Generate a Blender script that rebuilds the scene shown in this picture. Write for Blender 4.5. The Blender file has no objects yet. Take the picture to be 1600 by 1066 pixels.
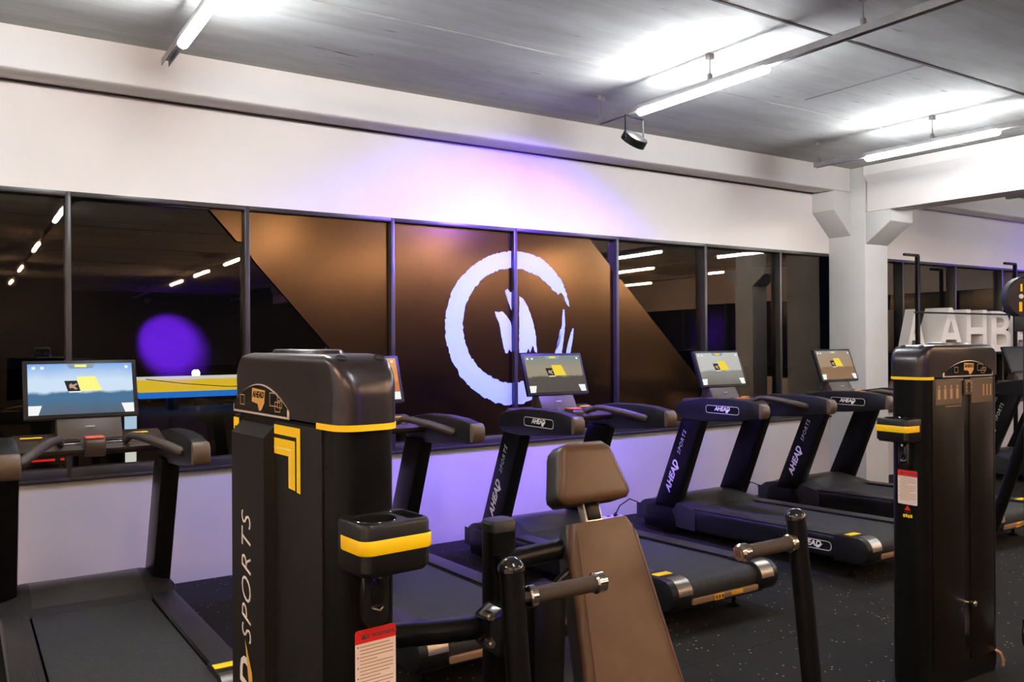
import bpy, bmesh, math, random
from mathutils import Matrix, Vector
random.seed(7)
scene = bpy.context.scene
col = scene.collection
R = math.radians
PI = math.pi

# ------------------------------------------------------------------ materials
MAT = {}
def mat(name, color=(.5, .5, .5), rough=.5, metal=0.0, spec=.5, coat=0.0, emit=None, estr=0.0):
    m = bpy.data.materials.new(name); m.use_nodes = True
    b = m.node_tree.nodes['Principled BSDF']
    b.inputs['Base Color'].default_value = (*color, 1)
    b.inputs['Roughness'].default_value = rough
    b.inputs['Metallic'].default_value = metal
    b.inputs['Specular IOR Level'].default_value = spec
    b.inputs['Coat Weight'].default_value = coat
    b.inputs['Coat Roughness'].default_value = .1
    if emit:
        b.inputs['Emission Color'].default_value = (*emit, 1)
        b.inputs['Emission Strength'].default_value = estr
    MAT[name] = m
    return m

def add_noise(m, c0, c1, scale=(20, 20, 20), detail=4, lo=.35, hi=.65, bump=0.0, bscale=200.0):
    """colour variation from object-space noise plus an optional fine bump"""
    nt = m.node_tree; N = nt.nodes; L = nt.links
    b = N['Principled BSDF']
    tc = N.new('ShaderNodeTexCoord'); mp = N.new('ShaderNodeMapping')
    mp.inputs['Scale'].default_value = scale
    L.new(tc.outputs['Object'], mp.inputs['Vector'])
    n = N.new('ShaderNodeTexNoise'); n.inputs['Scale'].default_value = 1; n.inputs['Detail'].default_value = detail
    L.new(mp.outputs[0], n.inputs['Vector'])
    r = N.new('ShaderNodeValToRGB')
    r.color_ramp.elements[0].position = lo; r.color_ramp.elements[0].color = (*c0, 1)
    r.color_ramp.elements[1].position = hi; r.color_ramp.elements[1].color = (*c1, 1)
    L.new(n.outputs['Fac'], r.inputs['Fac']); L.new(r.outputs['Color'], b.inputs['Base Color'])
    if bump:
        n2 = N.new('ShaderNodeTexNoise'); n2.inputs['Scale'].default_value = bscale; n2.inputs['Detail'].default_value = 2
        L.new(tc.outputs['Object'], n2.inputs['Vector'])
        bp = N.new('ShaderNodeBump'); bp.inputs['Strength'].default_value = bump; bp.inputs['Distance'].default_value = .002
        L.new(n2.outputs['Fac'], bp.inputs['Height']); L.new(bp.outputs[0], b.inputs['Normal'])
    return m, tc

white_wall = mat('white_paint', (.80, .79, .78), .6, spec=.3)
add_noise(white_wall, (.80, .76, .735), (.845, .805, .78), (1.2, 1.2, 1.2), 3, bump=.08, bscale=60)
grey_paint = mat('column_paint', (.70, .70, .70), .6, spec=.3)
add_noise(grey_paint, (.55, .545, .535), (.59, .585, .575), (2, 2, 2), 3)
dark_wall = mat('charcoal_paint', (.07, .07, .075), .7)
add_noise(dark_wall, (.065, .065, .07), (.078, .078, .083), (2, 2, 2))
frame_dark = mat('dark_aluminium', (.022, .02, .02), .35, spec=.5)
add_noise(frame_dark, (.02, .018, .018), (.027, .024, .022), (8, 8, 8))
seal = mat('joint_shadow_gap', (.05, .045, .045), .8)

# concrete ceiling: streaks along X, stains, panel joints
concrete = mat('board_marked_concrete', (.5, .5, .49), .85, spec=.2)
def build_concrete():
    nt = concrete.node_tree; N = nt.nodes; L = nt.links; b = N['Principled BSDF']
    tc = N.new('ShaderNodeTexCoord')
    def noise(scale, detail, lo, hi, c0, c1, rough=.6):
        mp = N.new('ShaderNodeMapping'); mp.inputs['Scale'].default_value = scale
        L.new(tc.outputs['Object'], mp.inputs['Vector'])
        n = N.new('ShaderNodeTexNoise'); n.inputs['Scale'].default_value = 1; n.inputs['Detail'].default_value = detail
        n.inputs['Roughness'].default_value = rough
        L.new(mp.outputs[0], n.inputs['Vector'])
        r = N.new('ShaderNodeValToRGB')
        r.color_ramp.elements[0].position = lo; r.color_ramp.elements[0].color = (*c0, 1)
        r.color_ramp.elements[1].position = hi; r.color_ramp.elements[1].color = (*c1, 1)
        L.new(n.outputs['Fac'], r.inputs['Fac']); return r
    a = noise((.5, 14, 1), 6, .3, .7, (.54, .54, .52), (.64, .64, .62))
    s = noise((1.1, 3.2, 1), 6, .36, .62, (.80, .795, .78), (1, 1, 1))
    k = noise((2.6, 17, 1), 5, .255, .30, (.45, .44, .42), (1, 1, 1), .5)
    m1 = N.new('ShaderNodeMix'); m1.data_type = 'RGBA'; m1.blend_type = 'MULTIPLY'; m1.inputs['Factor'].default_value = 1
    L.new(a.outputs['Color'], m1.inputs['A']); L.new(s.outputs['Color'], m1.inputs['B'])
    m2 = N.new('ShaderNodeMix'); m2.data_type = 'RGBA'; m2.blend_type = 'MULTIPLY'; m2.inputs['Factor'].default_value = 1
    L.new(m1.outputs['Result'], m2.inputs['A']); L.new(k.outputs['Color'], m2.inputs['B'])
    L.new(m2.outputs['Result'], b.inputs['Base Color'])
    bp = N.new('ShaderNodeBump'); bp.inputs['Strength'].default_value = .1; bp.inputs['Distance'].default_value = .01
    L.new(a.outputs['Color'], bp.inputs['Height']); L.new(bp.outputs[0], b.inputs['Normal'])
build_concrete()
joint_dark = mat('dark_joint', (.05, .045, .04), .9)
joint_light = mat('pale_joint_filler', (.62, .61, .57), .8)
add_noise(joint_light, (.42, .41, .38), (.66, .65, .62), (3, 30, 3))

# rubber floor with pale flecks and tile joints
rubber = mat('speckled_rubber', (.02, .02, .02), .8, spec=.14)
def build_rubber():
    nt = rubber.node_tree; N = nt.nodes; L = nt.links; b = N['Principled BSDF']
    tc = N.new('ShaderNodeTexCoord')
    v = N.new('ShaderNodeTexVoronoi'); v.inputs['Scale'].default_value = 38
    L.new(tc.outputs['Object'], v.inputs['Vector'])
    sep = N.new('ShaderNodeSeparateColor'); L.new(v.outputs['Color'], sep.inputs[0])
    pick = N.new('ShaderNodeMath'); pick.operation = 'GREATER_THAN'; pick.inputs[1].default_value = .86
    L.new(sep.outputs[0], pick.inputs[0])
    near = N.new('ShaderNodeMath'); near.operation = 'LESS_THAN'; near.inputs[1].default_value = .2
    L.new(v.outputs['Distance'], near.inputs[0])
    f = N.new('ShaderNodeMath'); f.operation = 'MULTIPLY'
    L.new(pick.outputs[0], f.inputs[0]); L.new(near.outputs[0], f.inputs[1])
    n = N.new('ShaderNodeTexNoise'); n.inputs['Scale'].default_value = 3; n.inputs['Detail'].default_value = 6
    L.new(tc.outputs['Object'], n.inputs['Vector'])
    r = N.new('ShaderNodeValToRGB')
    r.color_ramp.elements[0].position = .3; r.color_ramp.elements[0].color = (.0095, .0082, .007, 1)
    r.color_ramp.elements[1].position = .7; r.color_ramp.elements[1].color = (.0155, .0137, .012, 1)
    L.new(n.outputs['Fac'], r.inputs['Fac'])
    mx = N.new('ShaderNodeMix'); mx.data_type = 'RGBA'
    L.new(f.outputs[0], mx.inputs['Factor']); L.new(r.outputs['Color'], mx.inputs['A'])
    mx.inputs['B'].default_value = (.26, .23, .19, 1)
    br = N.new('ShaderNodeTexBrick'); br.offset = 0; br.inputs['Scale'].default_value = 1
    br.inputs['Brick Width'].default_value = 1; br.inputs['Row Height'].default_value = 1
    br.inputs['Mortar Size'].default_value = .004
    br.inputs['Color1'].default_value = (1, 1, 1, 1); br.inputs['Color2'].default_value = (1, 1, 1, 1)
    br.inputs['Mortar'].default_value = (.25, .25, .25, 1)
    L.new(tc.outputs['Object'], br.inputs['Vector'])
    mm = N.new('ShaderNodeMix'); mm.data_type = 'RGBA'; mm.blend_type = 'MULTIPLY'; mm.inputs['Factor'].default_value = 1
    L.new(mx.outputs['Result'], mm.inputs['A']); L.new(br.outputs['Color'], mm.inputs['B'])
    L.new(mm.outputs['Result'], b.inputs['Base Color'])
    bp = N.new('ShaderNodeBump'); bp.inputs['Strength'].default_value = .35; bp.inputs['Distance'].default_value = .004
    n2 = N.new('ShaderNodeTexNoise'); n2.inputs['Scale'].default_value = 160
    L.new(tc.outputs['Object'], n2.inputs['Vector']); L.new(n2.outputs['Fac'], bp.inputs['Height'])
    L.new(bp.outputs[0], b.inputs['Normal'])
build_rubber()

# night glass: clear pane that mirrors the room
glass = bpy.data.materials.new('night_glass'); glass.use_nodes = True; MAT['night_glass'] = glass
def build_glass():
    nt = glass.node_tree; N = nt.nodes; L = nt.links
    N.remove(N['Principled BSDF'])
    out = N['Material Output']
    t = N.new('ShaderNodeBsdfTransparent'); t.inputs[0].default_value = (.86, .88, .88, 1)
    g = N.new('ShaderNodeBsdfGlossy'); g.inputs['Roughness'].default_value = .012; g.inputs['Color'].default_value = (1, .84, .66, 1)
    f = N.new('ShaderNodeFresnel'); f.inputs['IOR'].default_value = 2.0
    mx = N.new('ShaderNodeMixShader')
    L.new(f.outputs[0], mx.inputs[0]); L.new(t.outputs[0], mx.inputs[1]); L.new(g.outputs[0], mx.inputs[2])
    L.new(mx.outputs[0], out.inputs['Surface'])
build_glass()

film = mat('bronze_window_film', (.086, .054, .029), .19, metal=.97, spec=.5)
vinyl = mat('blue_tinted_vinyl', (.34, .58, .95), .5)  # white decal; the blue of the spotlight is put into its base colour
film_edge = mat('film_edge', (.2, .15, .1), .3, metal=.6)

black_plastic = mat('black_plastic', (.018, .018, .02), .42, spec=.28)
add_noise(black_plastic, (.007, .007, .0075), (.009, .009, .0095), (30, 30, 30), bump=.05, bscale=700)
satin_black = mat('satin_black_steel', (.014, .014, .015), .3, spec=.12)
add_noise(satin_black, (.004, .004, .004), (.006, .006, .006), (20, 20, 20))
side_gloss = mat('satin_deck_side', (.009, .009, .0095), .27, spec=.45)
add_noise(side_gloss, (.0085, .0085, .009), (.010, .010, .0105), (30, 30, 30))
gloss_black = mat('gloss_black', (.01, .01, .011), .12)
charcoal = mat('charcoal_plastic', (.035, .034, .036), .45, spec=.28)
add_noise(charcoal, (.019, .0185, .019), (.024, .023, .024), (30, 30, 30), bump=.05, bscale=700)
cap_paint = mat('metallic_charcoal', (.062, .055, .058), .28, metal=.6)
add_noise(cap_paint, (.040, .034, .038), (.048, .041, .045), (40, 40, 40))
panel_grey = mat('charcoal_shroud', (.030, .028, .029), .5, spec=.14)
add_noise(panel_grey, (.009, .008, .008), (.011, .010, .010), (30, 30, 30), bump=.06, bscale=600)
smoke_panel = mat('smoked_acrylic', (.007, .0055, .005), .3, spec=.16)
brown_plastic = mat('brownish_black_plastic', (.075, .05, .036), .5)
add_noise(brown_plastic, (.032, .020, .0135), (.039, .025, .017), (20, 20, 20), bump=.05, bscale=500)
grip_grey = mat('taupe_end_cap', (.13, .095, .072), .5)
add_noise(grip_grey, (.085, .056, .038), (.10, .066, .046), (20, 20, 20))
belt_mat = mat('running_belt_weave', (.035, .035, .037), .75, spec=.3)
add_noise(belt_mat, (.020, .020, .021), (.030, .030, .031), (60, 60, 60), 3, bump=.5, bscale=500)
ridged = mat('ridged_foot_rail', (.02, .018, .017), .4)
def build_ridges():
    nt = ridged.node_tree; N = nt.nodes; L = nt.links; b = N['Principled BSDF']
    tc = N.new('ShaderNodeTexCoord'); w = N.new('ShaderNodeTexWave'); w.inputs['Scale'].default_value = 38
    w.bands_direction = 'X'
    L.new(tc.outputs['Object'], w.inputs['Vector'])
    bp = N.new('ShaderNodeBump'); bp.inputs['Strength'].default_value = .5; bp.inputs['Distance'].default_value = .003
    L.new(w.outputs['Fac'], bp.inputs['Height']); L.new(bp.outputs[0], b.inputs['Normal'])
build_ridges()
hood_panel_mat = mat('satin_hood_insert', (.03, .029, .028), .34)
leather = mat('warm_tinted_leather', (.105, .056, .028), .42, spec=.35)  # brown of warm light partly put into the colour; pad sides stay black
add_noise(leather, (.072, .034, .014), (.084, .040, .017), (14, 14, 14), bump=.18, bscale=420)
leather_side = mat('black_leather', (.02, .018, .019), .4)
add_noise(leather_side, (.018, .016, .017), (.024, .021, .021), (14, 14, 14), bump=.15, bscale=420)
stitch = mat('seam_thread', (.10, .035, .018), .7)
chrome = mat('chrome', (.78, .74, .70), .12, metal=1)
steel = mat('brushed_steel', (.45, .43, .41), .3, metal=1)
add_noise(steel, (.42, .40, .38), (.48, .46, .44), (4, 80, 80))
plate_metal = mat('dull_metal_plate', (.26, .235, .21), .32, metal=.9)
bronze_plate = mat('bronze_strip', (.36, .22, .13), .4, metal=.4)
foam_grip = mat('dark_brown_foam_grip', (.050, .032, .022), .75)
add_noise(foam_grip, (.026, .016, .011), (.033, .021, .014), (60, 60, 60), bump=.2, bscale=600)
yellow = mat('yellow_vinyl', (.98, .66, .004), .45)
yellow_band = mat('yellow_plastic', (.98, .63, .004), .4)
yellow_tag = mat('orange_yellow_sticker', (.85, .42, .02), .5)
pale_yellow = mat('pale_yellow_line', (.95, .72, .30), .5)
red_label = mat('red_label', (.62, .012, .008), .5)
red_top = mat('red_safety_key', (.62, .10, .045), .5)
paper = mat('off_white_label', (.80, .66, .58), .5)
paper_white = mat('white_label', (.80, .78, .76), .5)
ink = mat('label_ink', (.08, .03, .03), .6)
letter_white = mat('white_lettering', (.88, .83, .82), .5)
letter_dim = mat('grey_white_lettering', (.50, .47, .46), .5)
gold = mat('gold_lettering', (.66, .40, .07), .45)
badge_gold = mat('badge_gold', (.62, .34, .09), .5)
rim_silver = mat('silver_pink_rim', (.78, .70, .68), .3, metal=.3)
decal = mat('tan_decal', (.42, .27, .15), .5)
decal_dim = mat('dim_decal', (.10, .068, .042), .5)
bezel = mat('matte_black_bezel', (.008, .008, .009), .45, spec=.2)
off_screen = mat('unlit_screen', (.006, .006, .008), .12)
sign_white = mat('white_sign_letter', (.82, .78, .75), .5)
cord_mat = mat('black_cord', (.012, .012, .012), .5)
socket_white = mat('white_socket', (.72, .70, .68), .5)
fixture_grey = mat('galvanised_rail', (.32, .31, .31), .45, metal=.5)
add_noise(fixture_grey, (.29, .28, .28), (.35, .34, .34), (10, 10, 10))
asphalt = mat('night_asphalt', (.012, .012, .013), .8)
add_noise(asphalt, (.010, .010, .011), (.015, .015, .016), (1, 1, 1))

def emis(name, c, s):
    m = bpy.data.materials.new(name); m.use_nodes = True; MAT[name] = m
    nt = m.node_tree; nt.nodes.remove(nt.nodes['Principled BSDF'])
    e = nt.nodes.new('ShaderNodeEmission'); e.inputs[0].default_value = (*c, 1); e.inputs[1].default_value = s
    nt.links.new(e.outputs[0], nt.nodes['Material Output'].inputs['Surface']); return m
tube_cool = emis('cool_white_led', (.93, .97, 1.0), 170)
tube_warm = emis('warm_white_led', (1.0, .66, .40), 215)
canopy_yellow = emis('canopy_yellow', (.85, .55, .03), 1.0)
canopy_white = emis('canopy_white', (.8, .8, .7), .9)
canopy_blue = emis('canopy_blue', (.02, .20, .75), .9)
street_white = emis('street_lamp_glow', (.9, .95, 1), 30)
street_amber = emis('amber_lamp_glow', (1, .7, .25), 6)
led_red = emis('red_led', (1, .03, .02), 1.1)
poster_light = emis('lit_poster', (.55, .75, .95), .9)
violet_lens = emis('violet_lens', (.25, .06, 1), 12)

def screen_mat(name, top, mid, low, foot, s=1.0):
    """a switched-on screen: sky, horizon band and water, by height on the screen"""
    m = bpy.data.materials.new(name); m.use_nodes = True; MAT[name] = m
    nt = m.node_tree; N = nt.nodes; L = nt.links
    N.remove(N['Principled BSDF'])
    tc = N.new('ShaderNodeTexCoord'); sp = N.new('ShaderNodeSeparateXYZ'); L.new(tc.outputs['Object'], sp.inputs[0])
    mr = N.new('ShaderNodeMapRange'); mr.inputs['From Min'].default_value = 1.225; mr.inputs['From Max'].default_value = 1.49
    L.new(sp.outputs['Z'], mr.inputs['Value'])
    n = N.new('ShaderNodeTexNoise'); n.inputs['Scale'].default_value = 7; n.inputs['Detail'].default_value = 5
    L.new(tc.outputs['Object'], n.inputs['Vector'])
    ad = N.new('ShaderNodeMath'); ad.operation = 'MULTIPLY_ADD'; ad.inputs[1].default_value = .22; 
    sb = N.new('ShaderNodeMath'); sb.operation = 'SUBTRACT'; sb.inputs[1].default_value = .11
    L.new(n.outputs['Fac'], ad.inputs[0]); L.new(mr.outputs[0], ad.inputs[2]); L.new(ad.outputs[0], sb.inputs[0])
    r = N.new('ShaderNodeValToRGB'); cr = r.color_ramp
    cr.elements[0].position = .04; cr.elements[0].color = (*foot, 1)
    cr.elements[1].position = 1; cr.elements[1].color = (*top, 1)
    for p, c in ((.30, low), (.40, low), (.46, mid), (.68, mid)):
        e = cr.elements.new(p); e.color = (*c, 1)
    L.new(sb.outputs[0], r.inputs['Fac'])
    e = N.new('ShaderNodeEmission'); e.inputs[1].default_value = s
    L.new(r.outputs['Color'], e.inputs[0])
    gl = N.new('ShaderNodeBsdfGlossy'); gl.inputs['Roughness'].default_value = .08; gl.inputs['Color'].default_value = (.045, .045, .045, 1)
    a = N.new('ShaderNodeAddShader'); L.new(e.outputs[0], a.inputs[0]); L.new(gl.outputs[0], a.inputs[1])
    L.new(a.outputs[0], N['Material Output'].inputs['Surface']); return m
ui_white = emis('screen_white', (.9, .92, .9), 1.0)
ui_yellow = emis('screen_yellow', (.90, .68, .06), 1.0)
ui_yellow2 = emis('screen_pale_yellow', (.95, .9, .25), 1.05)
ui_dark = emis('screen_dark_picture', (.03, .028, .025), 1.0)
ui_skin = emis('screen_picture_detail', (.5, .34, .24), 1.0)
ui_grey = emis('screen_tab_grey', (.28, .34, .42), 1.0)

# ------------------------------------------------------------------ mesh builder
_text_cache = {}
class B:
    def __init__(s, M=None): s.bm = bmesh.new(); s.M = M
    def _merge(s, t, mi=0, M=None):
        if M is not None: t.transform(M)
        if mi:
            for f in t.faces: f.material_index = mi
        me = bpy.data.meshes.new('t'); t.to_mesh(me); t.free()
        s.bm.from_mesh(me); bpy.data.meshes.remove(me); return s
    def _bev(s, t, w, seg=2, ang=30):
        if w:
            es = [e for e in t.edges if len(e.link_faces) == 2 and e.calc_face_angle(0) > R(ang)]
            bmesh.ops.bevel(t, geom=es, offset=w, segments=seg, profile=.5, affect='EDGES', clamp_overlap=True)
    def box(s, c, size, bev=0, mi=0, M=None, seg=2):
        t = bmesh.new(); bmesh.ops.create_cube(t, size=1)
        bmesh.ops.scale(t, vec=size, verts=t.verts); s._bev(t, bev, seg)
        bmesh.ops.translate(t, vec=c, verts=t.verts); return s._merge(t, mi, M)
    def prism(s, poly, axis, lo, hi, bev=0, mi=0, M=None, seg=2, ang=30):
        """polygon extruded along an axis; the polygon holds the other two coordinates in x,y,z order"""
        t = bmesh.new()
        def P(a, b, c):
            return {'x': (c, a, b), 'y': (a, c, b), 'z': (a, b, c)}[axis]
        v0 = [t.verts.new(P(a, b, lo)) for a, b in poly]; v1 = [t.verts.new(P(a, b, hi)) for a, b in poly]
        t.faces.new(v0); t.faces.new(v1)
        n = len(poly)
        for i in range(n): t.faces.new((v0[i], v0[(i+1) % n], v1[(i+1) % n], v1[i]))
        bmesh.ops.recalc_face_normals(t, faces=t.faces); s._bev(t, bev, seg, ang); return s._merge(t, mi, M)
    def loft(s, rings, mi=0, M=None, caps=True, closed=True):
        t = bmesh.new(); V = [[t.verts.new(p) for p in r] for r in rings]
        n = len(rings[0])
        for a, b in zip(V, V[1:]):
            for i in range(n if closed else n-1): t.faces.new((a[i], a[(i+1) % n], b[(i+1) % n], b[i]))
        if caps: t.faces.new(V[0]); t.faces.new(V[-1])
        bmesh.ops.recalc_face_normals(t, faces=t.faces); return s._merge(t, mi, M)
    def tube(s, pts, r, seg=12, mi=0, M=None, caps=True):
        pts = [Vector(p) for p in pts]; rs = r if isinstance(r, (list, tuple)) else [r]*len(pts)
        rings = []; up = None
        for i, p in enumerate(pts):
            d = (pts[min(i+1, len(pts)-1)] - pts[max(i-1, 0)]).normalized()
            if up is None: up = Vector((0, 0, 1)) if abs(d.z) < .9 else Vector((1, 0, 0))
            a = d.cross(up).normalized(); up = a.cross(d).normalized()
            rings.append([p + rs[i]*(math.cos(2*PI*k/seg)*a + math.sin(2*PI*k/seg)*up) for k in range(seg)])
        return s.loft(rings, mi, M, caps)
    def poly(s, pts, mi=0, M=None):
        t = bmesh.new(); t.faces.new([t.verts.new(p) for p in pts]); t.normal_update()
        bmesh.ops.triangulate(t, faces=t.faces[:]); return s._merge(t, mi, M)
    def text(s, txt, size, M, depth=.001, shear=0, offset=0, mi=0, spacing=1.0, align='CENTER'):
        key = (txt, size, depth, shear, offset, spacing, align)
        if key not in _text_cache:
            cu = bpy.data.curves.new('txt', 'FONT'); cu.body = txt; cu.size = size; cu.extrude = depth; cu.shear = shear
            cu.offset = offset; cu.align_x = align; cu.align_y = 'CENTER'; cu.resolution_u = 3; cu.space_character = spacing
            o = bpy.data.objects.new('txt', cu); col.objects.link(o)
            me = bpy.data.meshes.new_from_object(o.evaluated_get(bpy.context.evaluated_depsgraph_get()))
            bpy.data.objects.remove(o); bpy.data.curves.remove(cu); _text_cache[key] = me
        t = bmesh.new(); t.from_mesh(_text_cache[key])
        for f in t.faces: f.material_index = 0
        return s._merge(t, mi, M)
    def done(s, name, mats, parent=None, sharp=35):
        if s.M is not None: s.bm.transform(s.M)
        me = bpy.data.meshes.new(name); s.bm.to_mesh(me); s.bm.free()
        for m in (mats if isinstance(mats, (list, tuple)) else [mats]): me.materials.append(m)
        me.polygons.foreach_set('use_smooth', [True]*len(me.polygons)); me.set_sharp_from_angle(angle=R(sharp))
        o = bpy.data.objects.new(name, me); col.objects.link(o)
        if parent: o.parent = parent
        return o

def frame(right, up, origin):
    r = Vector(right).normalized(); u = Vector(up); u = (u - u.dot(r)*r).normalized(); n = r.cross(u)
    m = Matrix(((r.x, u.x, n.x, origin[0]), (r.y, u.y, n.y, origin[1]), (r.z, u.z, n.z, origin[2]), (0, 0, 0, 1)))
    return m
def rrect(w, h, r, n=4, cx=0, cy=0):
    out = []
    for (sx, sy, a0) in ((1, 1, 0), (-1, 1, 90), (-1, -1, 180), (1, -1, 270)):
        for k in range(n+1):
            a = R(a0 + 90*k/n); out.append((cx + sx*(w/2-r) + r*math.cos(a), cy + sy*(h/2-r) + r*math.sin(a)))
    return out
def tag(o, label, cat, group=None, kind=None):
    o['label'] = label; o['category'] = cat
    if group: o['group'] = group
    if kind: o['kind'] = kind
    return o
def struct(o, label=None):
    o['kind'] = 'structure'
    if label: o['label'] = label
    return o
def thing(name, label, cat, loc=(0, 0, 0), rot=0, group=None):
    o = bpy.data.objects.new(name, None); o.empty_display_size = .1; col.objects.link(o)
    o.location = loc; o.rotation_euler = (0, 0, rot); return tag(o, label, cat, group)
def copy_tree(o, parent=None):
    c = o.copy(); col.objects.link(c); c.parent = parent
    for ch in [x for x in col.objects if x.parent == o]: copy_tree(ch, c)
    return c

# ------------------------------------------------------------------ camera
CAM_H = 1.6
cam = bpy.data.cameras.new('camera'); camo = bpy.data.objects.new('camera', cam); col.objects.link(camo)
cam.sensor_width = 36; cam.lens = 1318.0/1600*36; cam.clip_start = .05; cam.clip_end = 300
yaw, pit, rol = R(33.021), R(.0073), R(-.291)
f = Vector((math.sin(yaw)*math.cos(pit), math.cos(yaw)*math.cos(pit), math.sin(pit)))
r = Vector((math.cos(yaw), -math.sin(yaw), 0)); u = r.cross(f)
r2 = math.cos(rol)*r + math.sin(rol)*u; u2 = -math.sin(rol)*r + math.cos(rol)*u
camo.matrix_world = Matrix(((r2.x, u2.x, -f.x, 0), (r2.y, u2.y, -f.y, 0), (r2.z, u2.z, -f.z, CAM_H), (0, 0, 0, 1)))
scene.camera = camo

# ------------------------------------------------------------------ room shell
WY = 5.92; CEIL = 3.44; XL, XR, YB = -3.5, 16.0, -14.0
SILL, WTOP = .76, 2.55
struct(B().box(((XL+XR)/2, (YB+WY)/2+.1, -.05), (XR-XL+.4, WY-YB+.4, .1)).done('floor', rubber))
struct(B().box(((XL+XR)/2, (YB+WY)/2+.1, CEIL+.1), (XR-XL+.4, WY-YB+.4, .2)).done('ceiling', concrete))
w = B()
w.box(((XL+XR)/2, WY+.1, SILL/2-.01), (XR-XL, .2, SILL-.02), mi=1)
w.box(((XL+XR)/2, WY+.1, (WTOP+CEIL)/2), (XR-XL, .2, CEIL-WTOP))
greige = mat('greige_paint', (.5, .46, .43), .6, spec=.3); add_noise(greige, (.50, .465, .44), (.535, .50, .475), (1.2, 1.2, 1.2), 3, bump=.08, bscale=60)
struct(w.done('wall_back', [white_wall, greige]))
struct(B().box(((XL+XR)/2, YB-.1, CEIL/2), (XR-XL+.4, .2, CEIL)).done('wall_front', dark_wall))
struct(B().box((XL-.1, (YB+WY)/2, CEIL/2), (.2, WY-YB, CEIL)).done('wall_left', white_wall))
w = B()
w.box((XR+.1, (YB+WY)/2, SILL/2), (.2, WY-YB, SILL)); w.box((XR+.1, (YB+WY)/2, (WTOP+CEIL)/2), (.2, WY-YB, CEIL-WTOP))
struct(w.done('wall_right', white_wall))
w = B(); w.box((XR+.12, (YB+WY)/2, (SILL+WTOP)/2), (.05, WY-YB, WTOP-SILL))
for k in range(14): w.box((XR+.05, YB+1+k*1.45, (SILL+WTOP)/2), (.1, .05, WTOP-SILL), mi=1)
struct(w.done('window_9', [gloss_black, frame_dark]))
# ledge beam along the window wall, with the thin shadow joint behind its lower edge
struct(B().prism([(5.63, 3.19), (5.63, CEIL), (WY, CEIL), (WY, 3.20), (5.66, 3.18)], 'x', XL, 8.02, bev=.008).done('trim_1', white_wall), 'white concrete ledge beam along the top of the window wall')
struct(B().prism([(5.63, 3.19), (5.63, CEIL), (WY, CEIL), (WY, 3.20), (5.66, 3.18)], 'x', 8.46, XR, bev=.008).done('trim_2', white_wall), 'white concrete ledge beam beyond the column')
struct(B().box(((XL+8.02)/2, WY-.004, 3.192), (8.02-XL, .012, .009)).done('trim_3', seal))
# ceiling panel joints
j = B()
for y in (3.22, .82, -1.58, -3.98, -6.38): j.box(((XL+XR)/2, y, CEIL-.001), (XR-XL, .022, .006))
struct(j.done('trim_4', joint_dark))
j = B()
for y in (4.39, 2.02, -.38, -2.78): j.box(((XL+XR)/2, y, CEIL-.001), (XR-XL, .016, .005))
struct(j.done('trim_5', joint_light))
j = B(); j.box((5.42, 3.72, CEIL-.001), (.012, .95, .004))
struct(j.done('trim_6', mat('faint_joint', (.22, .215, .2), .9)))

# column with its two corbels and the room beam that rests on it
CX0, CX1, CY0 = 8.04, 8.44, 5.47
c = B()
c.box(((CX0+CX1)/2, (CY0+WY)/2, CEIL/2), (CX1-CX0, WY-CY0, CEIL), .006)
c.prism([(CX0+.02, 2.70), (CX0-.29, 2.98), (CX0-.29, 3.19), (CX0+.02, 3.19)], 'y', 5.64, WY, .006)
c.prism([(CY0+.02, 2.60), (CY0-.29, 2.83), (CY0-.29, 2.955), (CY0+.02, 2.955)], 'x', CX0+.01, CX1, .006)
tag(struct(c.done('column', grey_paint)), 'pale grey square column with two bracket-shaped corbels by the window wall', 'column')
BX = 7.99
prof = [(BX-.01, 3.43), (BX-.01, 3.33), (BX+.05, 3.26), (BX+.05, 2.95), (BX+.34, 2.95), (BX+.34, 3.26), (BX+.40, 3.33), (BX+.40, 3.43)]
tag(struct(B().prism(prof, 'y', YB, 5.45, .006).done('beam', white_wall)), 'large white flanged concrete beam resting on the column and crossing the room', 'beam')
# a second column and beam on the far right, met in the window reflections
c = B(); c.box((12.7, .86, CEIL/2), (.4, .42, CEIL), .006)
c.prism([(.67, 2.62), (.36, 2.85), (.36, 2.98), (.67, 2.98)], 'x', 12.5, 12.9, .006)
c.prism([(1.05, 2.62), (1.36, 2.85), (1.36, 2.98), (1.05, 2.98)], 'x', 12.5, 12.9, .006)
tag(struct(c.done('column', grey_paint)), 'pale square column with twin corbels, seen reflected in the right-hand window panes', 'column')

# windows: frame + panes, left of the column 1-8, right of it 10-14
MX = [-.56, .549, 1.657, 2.762, 3.89, 5.0, 6.13, 7.24, CX0]
MX_L = [-2.78, -1.67] + MX
tilt = {2: .002, 3: .0095, 7: .0065, 8: .002}
def window(n, x0, x1, tl):
    fr = B()
    z0, z1 = SILL-.02, WTOP
    fr.box((x0+.0, WY+.05, (z0+z1)/2), (.034, .10, z1-z0), .004)
    fr.box(((x0+x1)/2, WY+.045, z0+.035), (x1-x0, .09, .09), .006)
    fr.box(((x0+x1)/2, WY-.012, z0+.012), (x1-x0, .03, .02), .003)
    fr.box(((x0+x1)/2, WY+.045, z1-.014), (x1-x0, .09, .036), .004)
    o = struct(fr.done('window_%d' % n, frame_dark))
    g = B(); M = Matrix.Translation((0, WY+.06, z0+.08)) @ Matrix.Rotation(-tl, 4, 'X')
    g.box(((x0+x1)/2, 0, (z1-.03-z0-.08)/2), (x1-x0-.03, .006, z1-.03-z0-.08), M=M)
    # the pane is one sheet as seen from the room: keep only its inner face
    bmesh.ops.delete(g.bm, geom=[fc for fc in g.bm.faces if fc.normal.y > -.5], context='FACES')
    go = g.done('pane', glass, o)
    return o
xs = MX_L
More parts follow.
